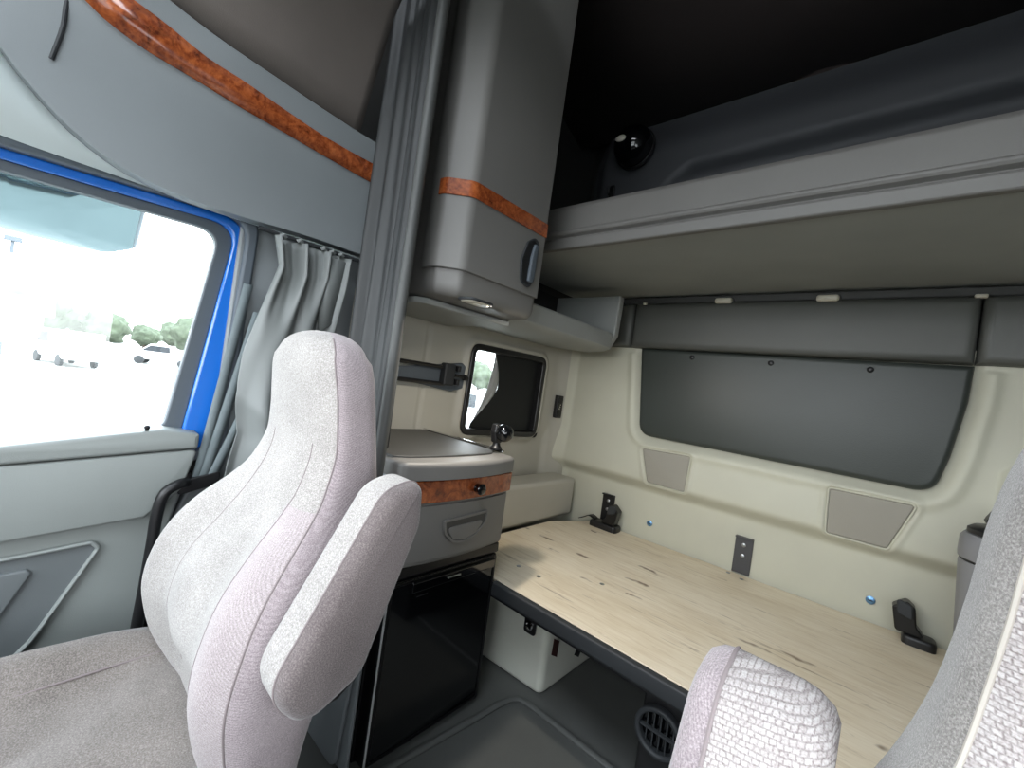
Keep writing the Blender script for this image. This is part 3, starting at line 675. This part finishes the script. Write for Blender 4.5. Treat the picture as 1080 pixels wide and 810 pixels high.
# ball mount on the counter
p = Vector((-.955, 1.042, 0))
t = thing('ball_mount', 'small black swivel ball mount standing at the rear edge of the counter', 'mount', (p.x, p.y, .853))
BM = lambda a, b, w: (p.x+a, p.y+b, w)
obj('base', lathe([(.020, .8585), (.020, .864), (.014, .870), (.012, .880)], BM, 20), 'black_plastic', t)
obj('socket_arm', slab(rpoly([(-.014, .879), (.014, .879), (.022, .915), (.016, .942), (-.020, .942), (-.024, .915)], .008, 4), lambda u, v, w: (p.x+w, p.y+u, v), -.014, .010), 'black_plastic', t, bevel=.004)
obj('ball', lathe([(.030*math.sin(PI*k/14)+.0005, .916-.030*math.cos(PI*k/14)) for k in range(15)], lambda a, b, w: (p.x+.024+a, p.y+.006+b, w), 24), 'black_gloss', t)

# eyeball lamp and hook on the wall above the bunk
p = aty(668, 154, 1.84); R = .095
t = thing('eyeball_lamp', 'round glossy black eyeball lamp on the dark wall above the bunk', 'lamp', tuple(p))
obj('ball', lathe([(R*math.sin(PI*k/20)+.0005, -R*math.cos(PI*k/20)) for k in range(21)], lambda a, b, w: (p.x+a, p.y-w*.95, p.z+b), 32), 'black_gloss', t)
obj('socket_ring', frame(circ(0, 0, R*1.06, 36), circ(0, 0, R*.99, 36), lambda u, v, w: (p.x+u, 1.875-w, p.z+v), 0, .02), 'black_plastic', t, bevel=.004)
obj('lens', lathe([(.022, 0), (.022, .006), (.012, .009)], lambda a, b, w: (p.x-.022+a*1.2, p.y-.088-w, p.z-.004+b*.7), 20), 'white_lens', t)
p = aty(645, 203, 1.895)
t = thing('coat_hook', 'small black hook beside the eyeball lamp above the bunk', 'hook', tuple(p))
obj('plate', pad(rpoly(rect(p.x-.016, p.x+.016, p.z-.04, p.z+.04), .014, 4), XZ(1.905), 0, .012, .005), 'black_plastic', t)
obj('prong', tube(smoothpath([(p.x, 1.893, p.z-.015), (p.x, 1.865, p.z-.022), (p.x, 1.855, p.z+.005)], 4), .006, 8), 'black_plastic', t)

# ================================================================== CURTAINS
t = thing('privacy_curtain', 'dark grey pleated privacy curtain gathered between cab and wall cabinet', 'curtain', (-1.15, .60, .85))
rows = []; nu = 110
for j in range(26):
    z = .862+(2.62-.862)*j/25; r = []
    for i in range(nu+1):
        u = i/nu; x = -1.325+u*.378+.010*math.sin(3*z+u*5)*(1-u)
        a = .024*(.75+.25*math.sin(z*1.3+2))
        y = .662-.036*u+.006*math.sin(z*2.1)*(1-u)+a*math.sin((u-1)*2*PI*3.6-PI/2+.35*math.sin(z*1.6)*(1-u))+.006*math.sin(u*2*PI*8.3+z)
        r.append((x, y, z))
    rows.append(r)
obj('cloth', sheet(rows), 'curtain_vinyl', t, angle=80, solid=.003)
obj('end_hem', tube([(-.944, .600, .30), (-.944, .600, .86), (-.943, .600, 1.6), (-.941, .600, 2.62)], .015, 12), 'hem_grey', t)
obj('track', box(-1.36, -.93, .53, .72, 2.622, 2.645), 'black_plastic', t, bevel=.004)

t = thing('window_curtain', 'grey vinyl window curtain bunched on the pillar behind the passenger seat', 'curtain', (-1.34, .5, .7))
rows = []; nv, nu = 40, 90
Ltab = [(0, .405), (.10, .425), (.25, .400), (.42, .372), (.58, .368), (.70, .385), (.80, .372), (1, .36)]
Rtab = [(0, .628), (.12, .626), (.25, .615), (.5, .60), (.75, .59), (1, .60)]
for j in range(nv+1):
    tt = j/nv; z = 1.402-tt*.80; L, Rr = interp(Ltab, tt)[0], interp(Rtab, tt)[0]; r = []
    op = sstep(0, .35, tt)
    for i in range(nu+1):
        u = i/nu; y = L+(Rr-L)*(u+.018*math.sin(u*2*PI*3+1.2)*(1-op*.4))
        f = .020*math.sin(u*2*PI*3.3+.5+1.2*tt)*(1-.55*op)+.012*math.sin(u*2*PI*6.1+2.1*tt)*(1-op)+.032*op*math.sin(PI*min(1, u*1.55))**1.5
        f += .013*op*math.sin(u*2*PI*2.2-1.9*tt*2+.6)+.010*math.exp(-((tt-.60-.12*(u-.3))/.035)**2)*(1 if u < .5 else 0)
        z2 = z-.030*math.exp(-((u-.30)/.2)**2)*math.sin(PI*min(1, tt*1.2))
        r.append((-1.328+f, y, z2))
    rows.append(r)
obj('cloth', sheet(rows), 'window_curtain', t, angle=80, solid=.0025)
obj('rod', tube([(-1.345, .375, 1.414), (-1.345, .672, 1.414)], .006, 8), 'rubber', t)
for y in (.43, .475, .545, .572, .60): obj('hem_loop', tube([(-1.318, y-.007, 1.404), (-1.314, y, 1.409), (-1.318, y+.007, 1.404)], .006, 8), 'window_curtain', t)
fl = [atx(a, b, -1.322) for a, b in ((337, 268), (370, 279), (352, 340), (336, 350))]
obj('loose_flap', sheet([[fl[0], mid(fl[0], fl[1], .5)+Vector((.012, 0, 0)), fl[1]], [mid(fl[0], fl[3], .5), mid(fl[0], fl[2], .5)+Vector((.016, 0, 0)), mid(fl[1], fl[2], .5)], [fl[3], mid(fl[3], fl[2], .5)+Vector((.008, 0, 0)), fl[2]]]), 'window_curtain', t, solid=.002)

# ================================================================== SEAT BELT AND GRAB HANDLE
t = thing('seat_belt', 'grey seat belt webbing fanning down to a black buckle behind the passenger seat', 'seat belt', (-1.37, .36, .3))
for k, (a, b) in enumerate((((262, 300), (205, 515)), ((272, 330), (212, 513)), ((284, 380), (219, 511)))):
    p, q = atx(*a, -1.372+.003*k), atx(*b, -1.372+.003*k)
    obj('webbing', sheet([[mid(p, q, s)+Vector((0, -.012, 0)), mid(p, q, s)+Vector((.003, 0, 0)), mid(p, q, s)+Vector((0, .012, 0))] for s in [i/6 for i in range(7)]]), 'web', t, solid=.0015)
p = atx(213, 512, -1.335)
obj('buckle', slab(rpoly(rect(p.y-.045, p.y+.045, p.z-.018, p.z+.018), .008, 3), lambda u, v, w: (-1.382+w, u, v+(u-p.y)*.25), 0, .022), 'black_plastic', t, bevel=.004)
q0, q1 = atx(214, 524, -1.378), atx(200, 600, -1.378)
obj('lower_webbing', sheet([[mid(q0, q1, s)+Vector((0, -.018, 0)), mid(q0, q1, s)+Vector((0, .018, 0))] for s in [i/6 for i in range(7)]]), 'rubber', t, solid=.002)
t = thing('grab_handle', 'black tubular grab handle curving down beside the passenger door edge', 'handle', (-1.35, .25, .3))
gp = smoothpath([atx(196, 508, -1.378), atx(194, 509, -1.345), atx(188, 511, -1.325), atx(174, 520, -1.32), atx(166, 540, -1.32), atx(160, 575, -1.32), atx(152, 620, -1.32), atx(143, 668, -1.32), atx(138, 700, -1.335), atx(136, 708, -1.375)], 6)
obj('bar', tube(gp, .0125, 14), 'black_plastic', t)
for px, py in ((196, 508), (136, 708)):
    p = atx(px, py, -1.375); obj('mount_foot', lathe([(.024, 0), (.024, .006), (.015, .012)], lambda a, b, w: (-1.386+w, p.y+a, p.z+b), 18), 'black_plastic', t)

# ================================================================== SEATS
BACK = [  # height, half width, front y, back y
 (.385, .150, .290, .330), (.395, .215, .262, .334), (.43, .248, .232, .338), (.48, .258, .208, .345), (.53, .262, .190, .358), (.59, .264, .178, .378), (.65, .262, .184, .400),
 (.71, .248, .204, .424), (.765, .228, .240, .440), (.81, .202, .280, .448), (.85, .184, .308, .450), (.90, .170, .322, .446), (.96, .162, .322, .438),
 (1.02, .157, .316, .430), (1.065, .147, .310, .424), (1.095, .130, .312, .418), (1.115, .102, .322, .408), (1.128, .056, .340, .392), (1.131, .020, .355, .380)]
def catmull(tab, z):
    i = 0
    while i < len(tab)-2 and z > tab[i+1][0]: i += 1
    a, b, c, d = tab[max(i-1, 0)], tab[i], tab[i+1], tab[min(i+2, len(tab)-1)]
    t = max(0, min(1, (z-b[0])/(c[0]-b[0]))); out = []
    for k in range(1, len(b)):
        m1 = (c[k]-a[k])/(c[0]-a[0])*(c[0]-b[0]); m2 = (d[k]-b[k])/(d[0]-b[0])*(c[0]-b[0])
        out.append((2*t**3-3*t*t+1)*b[k]+(t**3-2*t*t+t)*m1+(-2*t**3+3*t*t)*c[k]+(t**3-t*t)*m2)
    return out
def back_point(th, z, x0, dz, lump=True):
    a, f, b = catmull(BACK, z)
    e = .52 if z < 1.08 else .70
    cx, sn = math.cos(th), math.sin(th)
    u = a*math.copysign(abs(cx)**e, cx); d = math.copysign(abs(sn)**e, sn)      # d=+1 at the front
    yc, h = (f+b)/2, (b-f)/2
    y = yc - h*d
    if d > 0:
        r = u/a
        body = sstep(.40, .50, z)*sstep(.86, .74, z)
        y += body*d*(.030*(1-sstep(.30, .74, abs(r)))) - body*d*.012*math.exp(-((abs(r)-.80)/.13)**2)
        y -= .018*sstep(.52, .60, z)*sstep(.76, .66, z)*d*math.exp(-(r/.35)**2)
        y += sstep(.86, .93, z)*d*.012*(r*r)
    return Vector((x0+u+(.014*sstep(.62, .95, z) if x0 < 0 else 0), y, z+dz))
def levels():
    out = [.385, .388, .392, .398, .405, .415]; z = .43
    while z < 1.06: out.append(z); z += .0125
    return out+[1.065, 1.078, 1.09, 1.10, 1.109, 1.116, 1.122, 1.1265, 1.1295, 1.131]
def backrest(x0, dz, t, face, side, seamcol, bolst='seat_bolster'):
    n = 96; Z = levels(); bm = bmesh.new(); V = [[bm.verts.new(back_point(2*PI*k/n, z, x0, dz)) for k in range(n)] for z in Z]
    th = [2*PI*(k+.5)/n for k in range(n)]
    for A, B in zip(V, V[1:]):
        for k in range(n):
            f = bm.faces.new((A[k], A[(k+1) % n], B[(k+1) % n], B[k]))
            zc = f.calc_center_median().z-dz
            if math.sin(th[k]) < math.sin(math.radians(28)): f.material_index = 1
            elif math.cos(th[k]) > math.cos(math.radians(66)) and zc < .83: f.material_index = 2
    bm.faces.new(V[0][::-1]); bm.faces.new(V[-1])
    o = obj('backrest', bm, [face, side, bolst], t, angle=80)
    for s in (math.radians(28), math.radians(152)):
        P = [back_point(s, z, x0, dz) for z in Z[4:-4]]
        obj('edge_seam', tube(P, .0016, 6), seamcol, o)
    for s in (math.radians(66), math.radians(97)):
        P = [back_point(s, z, x0, dz)+Vector((0, .0003, 0)) for z in Z[10:-20]]
        obj('panel_seam', tube(P, .0012, 6), seamcol, o)
    return o
plain('seam', (.50, .46, .46), .9)
plain('seam_pale', (.66, .635, .60), .9)
def armrest(x0, sgn, dz, t, face, side, seamcol, name='armrest'):
    prof = rpoly([(.220, .664), (.345, .904), (.406, .920), (.411, .850), (.344, .648), (.265, .606)], [.06, .05, .025, .06, .05, .05], 7)
    w0, w1 = .262, .352
    bm = bmesh.new(); loops = []
    for w, d in ((w0, .016), (w0+.004, .008), (w0+.014, .002), (w0+.024, 0), (w1-.022, 0), (w1-.012, .002), (w1-.004, .008), (w1, .018)): loops.append((offset(prof, d), w))
    vs = [[bm.verts.new((x0+sgn*w, p[0], p[1]+dz)) for p in L] for L, w in loops]
    bm.faces.new(vs[0]); f = bm.faces.new(vs[-1][::-1]); f.material_index = 1
    for j, (A, B) in enumerate(zip(vs, vs[1:])):
        for i in range(len(A)):
            q = bm.faces.new((A[i], A[(i+1) % len(A)], B[(i+1) % len(A)], B[i]))
            if j >= 4: q.material_index = 1
    o = obj(name, bm, [face, side], t, angle=80)
    P = [Vector((x0+sgn*(w1-.022), p[0], p[1]+dz)) for p in prof]; P.append(P[0])
    obj('piping', tube(P, .0016, 6), seamcol, o)
    return o
def cushion(x0, t, face, side, dz=0):
    n = 80; bm = bmesh.new(); V = []
    prof = [(.0, .30), (.7, .295), (.95, .315), (1, .345), (1.0, .375), (.985, .400), (.95, .420), (.86, .438), (.75, .442), (.62, .437), (.45, .432), (.25, .432), (.05, .433)]
    for s, z in prof:
        R_ = []
        for k in range(n):
            a = 2*PI*k/n; c, d = math.cos(a), math.sin(a)
            u, v = math.copysign(abs(c)**.45, c), math.copysign(abs(d)**.45, d)
            y = -.045+v*s*.345
            zz = z + (.045*sstep(.50, .85, abs(u*s)) if z > .41 else 0) + (-.010*sstep(-.1, -.33, y) if z > .39 else 0) + (.006*math.sin(9*y+3*u) if z > .42 else 0)
            if z > .42: zz -= .012*math.exp(-((y+.02)/.03)**2)
            R_.append(bm.verts.new((x0+u*s*.275, y, zz+dz)))
        V.append(R_)
    for j, (A, B) in enumerate(zip(V, V[1:])):
        for k in range(n):
            f = bm.faces.new((A[k], A[(k+1) % n], B[(k+1) % n], B[k]))
            if j < 5: f.material_index = 1
    bm.faces.new(V[0][::-1]); bm.faces.new(V[-1])
    bmesh.ops.remove_doubles(bm, verts=bm.verts, dist=1e-5)
    return obj('seat_cushion', bm, [face, side], t, angle=80)
def pedestal(x0, t, dz=0):
    obj('pedestal', slab(rpoly(rect(-.19, .19, -.30, .22), .04, 4), lambda u, v, w: (x0+u, v, w), .001, .24+dz), 'black_plastic', t, bevel=.01)
    obj('seat_pan', slab(rpoly(rect(-.25, .25, -.34, .28), .05, 4), lambda u, v, w: (x0+u, v, w), .2405+dz, .296+dz), 'black_side', t, bevel=.01)
t = thing('passenger_seat', 'light taupe fabric passenger seat by the door, high backrest with raised armrest', 'seat', (-.85, 0, 0))
backrest(-.85, 0, t, 'seat_face', 'seat_side', 'seam')
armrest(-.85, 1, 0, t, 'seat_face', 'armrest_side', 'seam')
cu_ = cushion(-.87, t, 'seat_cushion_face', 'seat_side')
pedestal(-.87, t)
obj('cushion_seam', tube(smoothpath([(-1.035, .27, .447), (-1.035, .12, .445), (-1.037, -.05, .440), (-1.037, -.25, .442), (-1.037, -.34, .432)], 6), .0018, 6), 'seam', t)
obj('recline_lever', pad(rpoly([(.300, .565), (.350, .570), (.385, .598), (.376, .618), (.340, .612), (.300, .600)], .012, 4), YZ(-.588), 0, .02, .006), 'black_plastic', t)
t = thing('driver_seat', 'near driver seat with woven pale corduroy face and stowed armrest, cut by the frame', 'seat', (.24, 0, 0))
backrest(.211, .026, t, 'woven_face', 'fuzzy_side', 'seam_pale', 'woven_face')
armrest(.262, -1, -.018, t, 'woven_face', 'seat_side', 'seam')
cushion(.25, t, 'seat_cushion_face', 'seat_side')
pedestal(.25, t)

# ================================================================== OUTSIDE
struct(obj('ground', box(-300, 60, -120, 300, -1.75, -1.70), 'concrete', smooth=False))
# look-down mirror above the passenger window
t = thing('lookdown_mirror', 'convex look-down mirror in pale housing outside the top of the door window', 'mirror', (-1.56, -.1, 1.38))
MN = Vector((.50, 0, -.87)).normalized(); MS = Vector((.87, 0, .50)); M0 = Vector((-1.57, 0, 1.335))
def onmir(px, py):
    d = sight(px, py); q = EYE+d*((M0-EYE).dot(MN)/d.dot(MN)); return (q.y, (q-M0).dot(MS))
TM = lambda u, v, w: M0+MS*v+MN*w+Vector((0, u, 0))
mp = rpoly([onmir(*q) for q in ((-230, 150), (-230, 190), (-60, 226), (30, 250), (112, 269), (144, 264), (157, 214), (120, 190), (0, 165))], [.02, .03, .1, .1, .06, .035, .02, .02, .05], 7)
obj('housing', pad(mp, TM, -.045, 0, .012), 'mirror_frame', t)
mi = offset(mp, .010); cyy = sum(q[0] for q in mi)/len(mi); czz = sum(q[1] for q in mi)/len(mi)
bm = bmesh.new(); L = []
for k in range(10):
    f = 1-k/10; L.append([bm.verts.new(TM(cyy+(q[0]-cyy)*f, czz+(q[1]-czz)*f, .0006+.020*(1-f*f))) for q in mi])
for A, B in zip(L, L[1:]):
    for i in range(len(A)): bm.faces.new((A[i], A[(i+1) % len(A)], B[(i+1) % len(A)], B[i]))
bm.faces.new(L[-1]); obj('mirror_glass', bm, 'mirror', t, angle=80)
obj('mount_arm', box(-1.62, -1.505, -.25, -.20, 1.40, 1.47), 'blue_paint', t, bevel=.01)

def tree_mesh():
    bm = bmesh.new(); bmesh.ops.create_icosphere(bm, subdivisions=4, radius=1)
    from mathutils import noise
    for v in bm.verts:
        n = v.co.normalized(); k = 1+.28*noise.noise(n*1.7+Vector((3, 1, 7)))+.16*noise.noise(n*4.3)+.10*noise.noise(n*10)
        v.co = Vector((n.x*k, n.y*k, n.z*k*.85))
    return bm
crown0 = trunk0 = None
def tree(x, y, h, w, lab):
    global crown0, trunk0
    t = thing('tree', lab, 'tree', (x, y, -1.70), 'trees beyond the yard')
    if crown0 is None:
        crown0 = obj('crown', tree_mesh(), 'leaf', t, angle=180); trunk0 = obj('trunk', tube([(0, 0, 0), (0.02, 0, .5), (0, .03, 1)], [.12, .09, .06], 10), 'bark', t)
        c, k = crown0, trunk0
    else:
        c, k = crown0.copy(), trunk0.copy(); C.objects.link(c); C.objects.link(k); c.parent = t; k.parent = t
    c.matrix_parent_inverse = Matrix(); k.matrix_parent_inverse = Matrix()
    c.location = (0, 0, h*.58); c.scale = (w, w*1.15, h*.45); c.rotation_euler = (0, 0, x+y)
    k.location = (0, 0, 0); k.scale = (2.2, 2.2, h*.45)
spots = [((28, 0), 8.2, 4.2, 'tallest pale tree beyond the yard, just right of the light pole'), ((58, 0), 7.0, 3.8, 'pale round tree behind the white shed roof'), ((86, 0), 6.2, 3.4, 'pale tree beyond the yard, third from the light pole'),
         ((112, 0), 5.0, 3.0, 'low pale tree beyond the right end of the white shed'), ((155, 0), 4.0, 2.6, 'low shrubby tree beyond the parked pickup'), ((184, 0), 5.4, 3.2, 'pale tree beyond the yard beside the rear window edge'), ((205, 0), 6.2, 3.4, 'pale tree beyond the yard, half behind the rear window edge')]
for k_, ((px, _), h, w, lab) in enumerate(spots):
    p = atx(px, 345, -75-12*(k_ % 3)); tree(p.x, p.y, h, w*.66, lab)
for px, h, w, lab in ((506, 6.5, 4.2, 'pale green tree seen through the small sleeper window'), (518, 5.5, 4.0, 'pale tree behind the peeled shade corner of the small window')):
    p = atx(px, 390, -60 if px < 510 else -72); tree(p.x, p.y, h, w*.6, lab)
# shed, light pole and vehicles in the yard
p0, p1 = atx(-260, 345, -45), atx(45, 345, -45)
t = thing('shed', 'long white shed with a low grey roof across the yard', 'building', (-45, (p0.y+p1.y)/2, -1.70))
obj('wall', box(-55, -45, p0.y, p1.y, -1.70, 1.2), 'shed_wall', t, bevel=.03)
obj('roof', slab([(-55.6, 1.21), (-44.4, 1.21), (-44.4, 1.45), (-50, 2.6), (-55.6, 1.45)], lambda u, v, w: (u, w, v), p0.y-.5, p1.y+.5), 'shed_roof', t, bevel=.04)
obj('roller_door', box(-44.99, -44.9, p1.y-5, p1.y-1.5, -1.69, .8), 'shed_roof', t, bevel=.03)
p = atx(3, 330, -38)
t = thing('light_pole', 'thin pole with a lamp head standing in the yard', 'pole', (p.x, p.y, -1.70))
obj('mast', tube([(p.x, p.y, -1.69), (p.x, p.y, 5.2)], [.13, .08], 12), 'seal_grey', t)
obj('lamp_head', pad(rpoly(rect(-.35, .35, -.2, .2), .06, 3), lambda u, v, w: (p.x+v, p.y+u, 5.21+w), 0, .28, .06), 'seal_grey', t)
def vehicle(px, py, X, yaw, lab, van):
    p = atx(px, py, X); t = thing('pickup' if not van else 'van', lab, 'car' if not van else 'van', (p.x, p.y, -1.70), 'vehicles parked in the yard')
    ca, sa = math.cos(yaw), math.sin(yaw)
    T = lambda a, b, c: (p.x+a*ca-b*sa, p.y+a*sa+b*ca, -1.70+c)
    side = [(-2.4, .45), (-2.45, 1.05), (-1.6, 1.15), (-.9, 1.85), (.6, 1.85), (.75, 1.15), (2.5, 1.12), (2.5, .45)] if not van else [(-2.5, .45), (-2.55, 1.1), (-1.9, 1.25), (-1.3, 2.2), (2.5, 2.25), (2.55, .45)]
    obj('body', slab(rpoly(side, .12, 3), lambda u, v, w: T(u, w, v), -.9, .9), 'car_white', t, bevel=.08)
    gl = [(-1.45, 1.2), (-.85, 1.72), (.5, 1.72), (.6, 1.2)] if not van else [(-1.7, 1.35), (-1.2, 2.0), (-.1, 2.0), (-.1, 1.35)]
    for s in (-1, 1): obj('side_window', slab(gl, lambda u, v, w: T(u, s*(.901+w), v), 0, .01), 'car_glass', t)
    wx = -1.45 if not van else -1.6
    obj('windscreen', slab([(-.75, 1.25), (.75, 1.25), (.68, 1.68), (-.68, 1.68)], lambda u, v, w: T((-1.52+(v-1.15)) if not van else (-1.83+(v-1.35)*.62), u, v), 0, 1) if False else box(0, .001, 0, .001, 0, .001), 'car_glass', t)
    for a in (-1.55, 1.55):
        for s in (-1, 1): obj('wheel', lathe([(.2, 0), (.36, .02), (.36, .2), (.2, .22)], lambda u, v, w: T(a+u, s*(.72+w), .36+v), 20), 'rubber', t)
vehicle(73, 352, -40, .3, 'small pale van parked across the yard beside the white shed', True)
vehicle(176, 356, -50, 1.2, 'small pickup parked far across the yard near the rear window edge', False)
vehicle(500, 425, -16, 1.0, 'white van outside the small sleeper window', True)
for o in [o for o in bpy.data.objects if o.name.startswith('windscreen')]: bpy.data.objects.remove(o)

# ================================================================== LIGHT
w = bpy.data.worlds.new('world'); bpy.context.scene.world = w; w.use_nodes = True
nt = w.node_tree; bg = nt.nodes['Background']
SKY = 9.0
tc = nt.nodes.new('ShaderNodeTexCoord'); sx = nt.nodes.new('ShaderNodeSeparateXYZ'); nt.links.new(tc.outputs['Generated'], sx.inputs[0])
rp_ = nt.nodes.new('ShaderNodeValToRGB'); nt.links.new(sx.outputs['Z'], rp_.inputs[0])
rp_.color_ramp.elements[0].position = 0; rp_.color_ramp.elements[0].color = (.93, .97, 1, 1); rp_.color_ramp.elements[1].position = 1; rp_.color_ramp.elements[1].color = (.80, .90, 1, 1)
nt.links.new(rp_.outputs[0], bg.inputs['Color']); bg.inputs['Strength'].default_value = SKY
def portal(name, loc, rot, sx_, sy_):
    l = bpy.data.lights.new(name, 'AREA'); l.shape = 'RECTANGLE'; l.size = sx_; l.size_y = sy_; l.cycles.is_portal = True
    o = bpy.data.objects.new(name, l); C.objects.link(o); o.location = loc; o.rotation_euler = rot
portal('daylight_passenger_window', (-1.53, -.16, 1.09), (0, -PI/2, 0), .62, .96)
portal('daylight_windscreen', (-.34, -1.21, 1.21), (PI/2, 0, 0), 2.06, .68)
portal('daylight_added_roof_window', (-.34, -1.21, 1.85), (PI/2, 0, 0), 2.06, .30)  # daylight through the added upper opening in the front wall
portal('daylight_added_roof_hatch', (-.325, -.55, 2.78), (0, 0, 0), 1.65, .90)  # daylight through the added opening in the cab roof
portal('daylight_driver_window', (.84, -.22, 1.11), (0, PI/2, 0), .64, 1.08)
portal('daylight_sleeper_window', (-1.53, 1.515, 1.03), (0, -PI/2, 0), .44, .56)

sc = bpy.context.scene
sc.view_settings.view_transform = 'Standard'; sc.view_settings.look = 'None'; sc.view_settings.gamma = 1; sc.view_settings.use_curve_mapping = False
sc.view_settings.exposure = 0.2
cy = sc.cycles; cy.use_denoising = True; cy.max_bounces = 12; cy.diffuse_bounces = 8; cy.glossy_bounces = 4; cy.transparent_max_bounces = 12
cy.sample_clamp_indirect = 12; cy.caustics_reflective = False; cy.caustics_refractive = False
